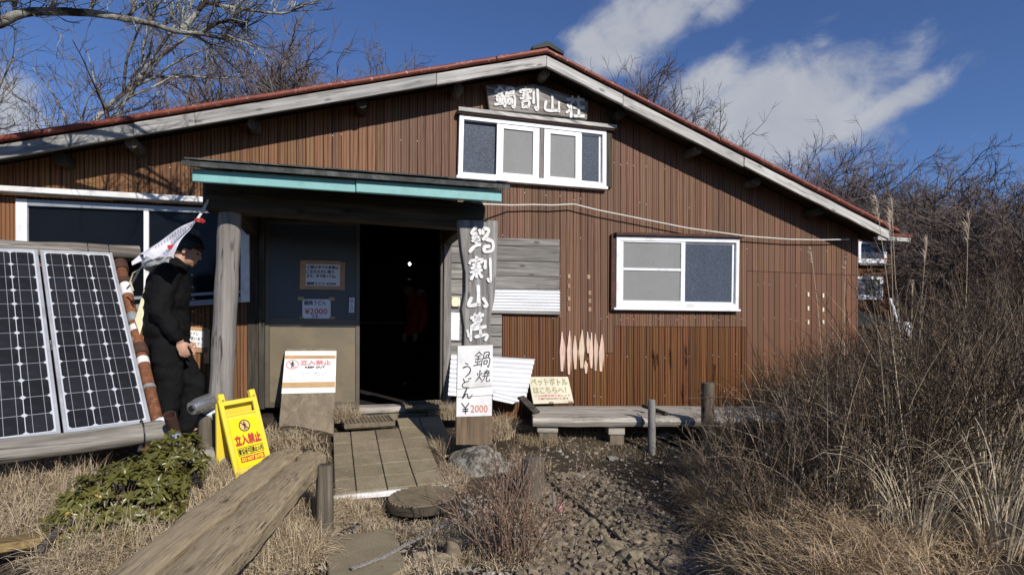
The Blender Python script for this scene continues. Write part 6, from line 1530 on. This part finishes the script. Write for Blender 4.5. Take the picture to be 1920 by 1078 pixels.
# thicket
def shrub_mesh(seed, h, r, nst, tw, bias=0.):
    w = Wood(seed); q = w.r
    for i in range(nst):
        a = q.uniform(0, 6.283); rr = r*.35*q.random()**.5; p = Vector((rr*math.cos(a), rr*math.sin(a), -.04)); a2 = a+q.gauss(0, .5); tilt = q.uniform(.05, .75)
        d = Vector((math.cos(a2)*math.sin(tilt), math.sin(a2)*math.sin(tilt), math.cos(tilt))); ln = h*q.uniform(.65, 1.1)
        sp, _ = w.path(p, d, ln, Vector((0, 0, 0)), .15, .10); w.put('stems', sp, .0055*tw, .0022*tw)
        for j in range(7):
            p2, d2 = w.at(sp, q.uniform(.2, 1)); s2, _ = w.path(p2, w.side_dir(d2, q.uniform(.35, .8)), ln*q.uniform(.2, .42), Vector((0, 0, 0)), .2, .14); w.put('twigs', s2, .003*tw, .0014*tw)
            for m in range(2):
                p3, d3 = w.at(s2, q.uniform(.2, 1)); s3, _ = w.path(p3, w.side_dir(d3, q.uniform(.4, .9)), ln*q.uniform(.06, .17), Vector((0, 0, 0)), .2, .16); w.put('twigs', s3, .002*tw, .001*tw)
    return w
sp_o = []
for k in range(4):
    w = shrub_mesh(40+k, 1.0, .8, 42, 1.0); t = Thing('bare_shrub', 'shrub', 'shrub', (0, 0, 0)); z = Vector((0, 0, 0))
    t.part('stems', w.mesh('stems', 4, 'stems', M['twig_pale' if k % 2 else 'twig'], z), None); t.part('twigs', w.mesh('twigs', 3, 'twigs', M['twig' if k else 'twig_pale'], z), None, kind='stuff'); sp_o.append([t.o, 0])
prof = [(1290, 880), (1330, 850), (1400, 785), (1500, 715), (1620, 640), (1700, 585), (1800, 540), (1920, 490), (2300, 420)]
def ytop(px): return float(np.interp(px, [a for a, b in prof], [b for a, b in prof]))
cnt = 0
for Y in (3.1, 3.6, 4.3, 4.9, 5.6, 6.4, 7.3):
    x = 1.42+.40*(Y-3.0) if Y < 5.3 else 2.55+.42*(Y-5.3)
    while x < Y*.90+(.1 if Y < 4 else .6):
        px = CX+F*x/Y; X = x+random.uniform(-.1, .1); YY = Y+random.uniform(-.15, .15)
        h = max(.35, 1.2+(HZ-ytop(px))/F*Y-gh(X, YY))*random.uniform(.85, 1.08)
        if uo(X, YY)[1] > .25 or uo(X, YY)[0] > UR+.3:
            k = cnt % 4; o, used = sp_o[k]; c = o if not used else copy_tree(o); sp_o[k][1] = 1
            c.location = (X, YY, gh(X, YY)); rr = min(.95, .5+.35*h); c.scale = (rr, rr, h); c.rotation_euler = (0, 0, random.uniform(0, 6.28)); c['label'] = 'dark leafless shrub in the dense thicket right of the gravel path'; c['group'] = 'shrubs of the dark thicket'; cnt += 1
        x += .42+.06*Y
# bent dead stalks through the thicket
XY = []
while len(XY) < 1000:
    Y = random.uniform(2.9, 6.0); x = random.uniform(1.35+.40*(Y-3.0), Y*.92+.3)
    XY.append((x, Y))
XY = np.array(XY); hh = np.array([max(.35, 1.2+(HZ-ytop(CX+F*x/y))/F*y-gh(x, y)) for x, y in XY])
VF = []
for lo, hi, l0, l1 in ((0, .6, .35, .7), (.6, 1.0, .6, 1.05), (1.0, 9, .8, 1.5)):
    m_ = (hh >= lo) & (hh < hi)
    if m_.sum(): VF.append(blades('', '', XY[m_], (l0, l1), (.0028, .0062), (.1, 1.5), None, 8))
stuff('dead_stalks', 'pale bent dead stalks standing through the dark thicket', 'dead stalks', VF, M['straw'])
# pampas grass
def pampas(seed, h, n, nplume, spread):
    rg_ = np.random.default_rng(seed); k = 8; a = rg_.uniform(0, 6.283, n); l = h*rg_.uniform(.5, 1.05, n); b0 = rg_.uniform(.05, .45, n)*spread; cv = rg_.uniform(.9, 3.0, n)
    t = np.linspace(0, 1, k)[None]; th = b0[:, None]+cv[:, None]*t**2.2; st = l[:, None]/(k-1)
    hx = np.concatenate([np.zeros((n, 1)), np.cumsum(np.sin(th[:, :-1])*st, 1)], 1); hz = np.concatenate([np.zeros((n, 1)), np.cumsum(np.cos(th[:, :-1])*st, 1)], 1)
    r0 = .09*rg_.uniform(0, 1, n); P = np.stack([np.cos(a)[:, None]*(r0[:, None]+hx), np.sin(a)[:, None]*(r0[:, None]+hx), hz-.03], -1)
    w = rg_.uniform(.0028, .0056, n)[:, None]*(1-.75*t**2); tw = rg_.uniform(-.7, .7, n); side = np.stack([-np.sin(a)*np.cos(tw), np.cos(a)*np.cos(tw), np.sin(tw)], 1)[:, None].repeat(k, 1)
    return ribbons(P, w, side)
def plume_parts(t, base, top, seed, curve=Vector((0, 0, 0)), size=1.0):
    rg_ = random.Random(seed); n = 10; pts = [base.lerp(top, i/n)+curve*math.sin(math.pi*i/n) for i in range(n+1)]
    t.part('stem', MB().tube(pts, [.0042-.0022*i/n for i in range(n+1)], 5), M['straw'])
    Ps, Ws = [], []; d0 = (pts[-1]-pts[-2]).normalized(); 
    for i in range(70):
        s_ = rg_.random(); p = pts[-1]-d0*.26*size*s_; a = rg_.uniform(0, 6.283); dr = (d0*1.0+Vector((math.cos(a), math.sin(a), -.1))*rg_.uniform(.15, .55)+Vector((-.25, 0, 0))).normalized(); ln = rg_.uniform(.05, .13)*size*(1.1-.5*abs(s_-.4))
        Ps.append([tuple(p), tuple(p+dr*ln*.5), tuple(p+dr*ln+Vector((0, 0, -.02*size)))]); Ws.append([.0028, .0034, .0012])
    P = np.array(Ps); side = np.tile(np.array([[[.8, .3, .5]]]), (len(P), 3, 1)); V, Fq = ribbons(P-np.array(t.base), np.array(Ws), side); t.part('plume', raw_mesh('plume', V, Fq, M['plume']), None, kind='stuff')
for i, (px, py, Y, h, n, lab) in enumerate(((1650, 990, 3.0, .62, 90, 'clump of pale arching grass low in the thicket above the dry bank'), (1720, 1060, 2.6, .62, 80, 'pale arching grass clump at the bottom edge of the thicket'), (1850, 930, 3.0, .95, 110, 'tall pale arching grass clump near the right edge of the thicket'),
                                            (1880, 1070, 2.5, .75, 80, 'bright arching grass at the bottom right corner'), (1770, 840, 3.7, 1.0, 90, 'arching grass clump in the middle of the thicket'), (1600, 830, 4.2, .8, 70, 'arching grass clump in front of the right part of the wall'),
                                            (1690, 740, 4.8, 1.05, 80, 'grass clump below the white pole in the thicket'), (1880, 760, 4.0, 1.1, 80, 'high grass clump at the right edge, middle height'))):
    X = (px-CX)/F*Y; p = Vector((X, Y, gh(X, Y))); V, Fq = pampas(60+i, h*1.05, int(n*1.3), 0, 1.3); t = Thing('pampas_clump', lab, 'grass clump', p); t.part('blades', raw_mesh('blades', V, Fq, M['straw']), None, kind='stuff')
for i, (x0, y0, x1, y1, Y, lab) in enumerate(((1690, 650, 1642, 372, 4.6, 'leftmost and tallest plumed reed in front of the right eave'), (1712, 560, 1672, 378, 4.7, 'second plumed reed, right beside the tallest one'), (1668, 700, 1668, 400, 4.9, 'thin plumed reed between the two tall ones'),
                                              (1722, 640, 1738, 448, 5.0, 'straight reed before the dark green shed'), (1785, 600, 1815, 408, 4.4, 'plumed reed right of the green shed, against the far trees'), (1720, 660, 1712, 530, 4.6, 'short reed with a small plume near the white tub'),
                                              (1545, 700, 1520, 468, 5.1, 'slender reed in front of the brown boards near the corner'), (1592, 690, 1586, 480, 5.2, 'faint slender reed just left of the hut corner'))):
    a, b = Wd(x0, y0, Y), Wd(x1, y1, Y); a = Vector((a.x, a.y, gh(a.x, a.y))); t = Thing('plumed_reed', lab, 'reed', a); plume_parts(t, a, b, 80+i, Vector((.03*(-1)**i, 0, 0)), .8 if i < 5 else .5)
# reddish twiggy bush in the foreground
b = G(945, 1062); b.y = 3.0; b.x = (958-CX)/F*3.0; b.z = gh(b.x, b.y)
w = Wood(77); q = w.r
for i in range(75):
    a = q.uniform(0, 6.283); rr = .13*q.random()**.5; p = b+Vector((rr*math.cos(a), rr*math.sin(a)*.8, -.03)); tilt = abs(q.gauss(.26, .20)); d = Vector((math.cos(a)*math.sin(tilt), math.sin(a)*math.sin(tilt), math.cos(tilt))); ln = q.uniform(.28, .66)
    sp, _ = w.path(p, d, ln, Vector((0, 0, 0)), .1, .09); w.put('stems', sp, .0034, .0014)
    for j in range(8):
        p2, d2 = w.at(sp, q.uniform(.3, 1)); s2, _ = w.path(p2, w.side_dir(d2, q.uniform(.3, .7)), ln*q.uniform(.12, .35), Vector((0, 0, 0)), .15, .12); w.put('twigs', s2, .0022, .001)
t = Thing('twiggy_bush', 'low reddish bare twiggy bush in the middle foreground', 'bush', b); t.part('stems', w.mesh('stems', 4, 'stems', M['twig_red'], b), None); t.part('twigs', w.mesh('twigs', 3, 'twigs', M['twig_red'], b), None, kind='stuff')
# bare stems left of the shrub under the rack
b = Wd(95, 905, 3.35); b.z = gh(b.x, b.y); w = Wood(78); q = w.r
for i in range(40):
    p = b+Vector((q.uniform(-.45, .45), q.uniform(-.12, .12), -.03)); sp, _ = w.path(p, Vector((q.gauss(0, .5), q.gauss(-.2, .3), 1)), q.uniform(.15, .42), Vector((q.gauss(.4, .4), -.3, 0)), -.3, .12); w.put('stems', sp, .0035, .0014)
t = Thing('dead_stems', 'arching dead stems in the shade under the solar rack', 'plant', b); t.part('stems', w.mesh('stems', 4, 'stems', M['twig_red'], b), None)
# glossy green shrub
b = Vector((-2.04, 3.02, 0)); b.z = gh(b.x, b.y)
SHB = Thing('leafy_shrub', 'low glossy green shrub with whorled leaves beside the plank bench', 'shrub', b)
lm = MB(); n = 5
for i in range(n+1):
    s_ = i/n; w_ = .0105*math.sin(math.pi*min(.97, (s_*.9+.06)))**.8; z = -.012*s_*s_*1.6; lm.v += [(s_*.056, -w_, z+.0035), (s_*.056, 0, z), (s_*.056, w_, z+.0035)]
for i in range(n): k = i*3; lm.f += [(k, k+3, k+4, k+1), (k+1, k+4, k+5, k+2)]
leaf_me = mesh_of(lm, 'leaf', M['leaf'], smooth='all'); leaf_dry = leaf_me.copy(); leaf_dry.materials.clear(); leaf_dry.materials.append(M['leaf_dry'])
LV = np.array(lm.v); LF = np.array(lm.f); ros = []
blobs = [((-.02, .0, .14), (.27, .24, .22), 150), ((.08, .32, .28), (.15, .15, .20), 80), ((-.16, -.10, .08), (.17, .18, .18), 65), ((.11, .08, .13), (.13, .2, .20), 65), ((0, -.25, .05), (.24, .14, .13), 65), ((.0, .25, .24), (.18, .14, .18), 60)]
for c, r_, m in blobs:
    for i in range(m):
        while True:
            d = Vector((random.gauss(0, 1), random.gauss(0, 1), random.gauss(0, 1))).normalized()
            if d.z > -.25: break
        k = random.uniform(.72, 1.05); p = b+Vector(c)+Vector((d.x*r_[0], d.y*r_[1], d.z*r_[2]))*k; p.z = max(p.z, gh(p.x, p.y)+.02); ros.append((p, (d+Vector((.1, -.25, .55))).normalized()))
mats = []
for p, d in ros:
    n = random.randint(6, 9); o1 = d.orthogonal().normalized(); sc = random.uniform(.62, .98)
    for i in range(n):
        a = 6.283*i/n+random.uniform(-.25, .25); o = o1.copy(); o.rotate(Matrix.Rotation(a, 3, d)); tilt = random.uniform(-.1, 1.0); x = (o*math.cos(tilt)+d*math.sin(tilt)).normalized(); zz = (d-x*d.dot(x)).normalized(); y = zz.cross(x)
        mats.append((p, Matrix((x, y, zz)).transposed()*(sc*random.uniform(.8, 1.1))))
mats.sort(key=lambda m: m[0].y-.5*m[0].z)
for i, (p, m3) in enumerate(mats[:290]):
    o = bpy.data.objects.new('leaf', leaf_dry if random.random() < .035 else leaf_me); COL.objects.link(o); o.parent = SHB.o; o.matrix_local = Matrix.Translation(p-b) @ m3.to_4x4()
rest = mats[290:]; V = np.concatenate([LV @ np.array(m3).T+np.array(p-b) for p, m3 in rest]); Fq = np.concatenate([LF+i*len(LV) for i in range(len(rest))])
SHB.part('foliage', raw_mesh('foliage', V, Fq, M['leaf'], True), None, kind='stuff')
w = Wood(79); q = w.r
for p, d in ros[::2]:
    g0 = Vector((b.x+(p.x-b.x)*.4, b.y+(p.y-b.y)*.4, 0)); g0.z = gh(g0.x, g0.y)-.02; pts = [g0.lerp(p, i/4)+Vector((q.gauss(0, .008), q.gauss(0, .008), 0)) for i in range(5)]; w.put('stems', pts, .004, .002)
SHB.part('stems', w.mesh('stems', 4, 'stems', M['twig'], b), None)
# tidy helper properties
for o in bpy.data.objects:
    if '_org' in o: del o['_org']
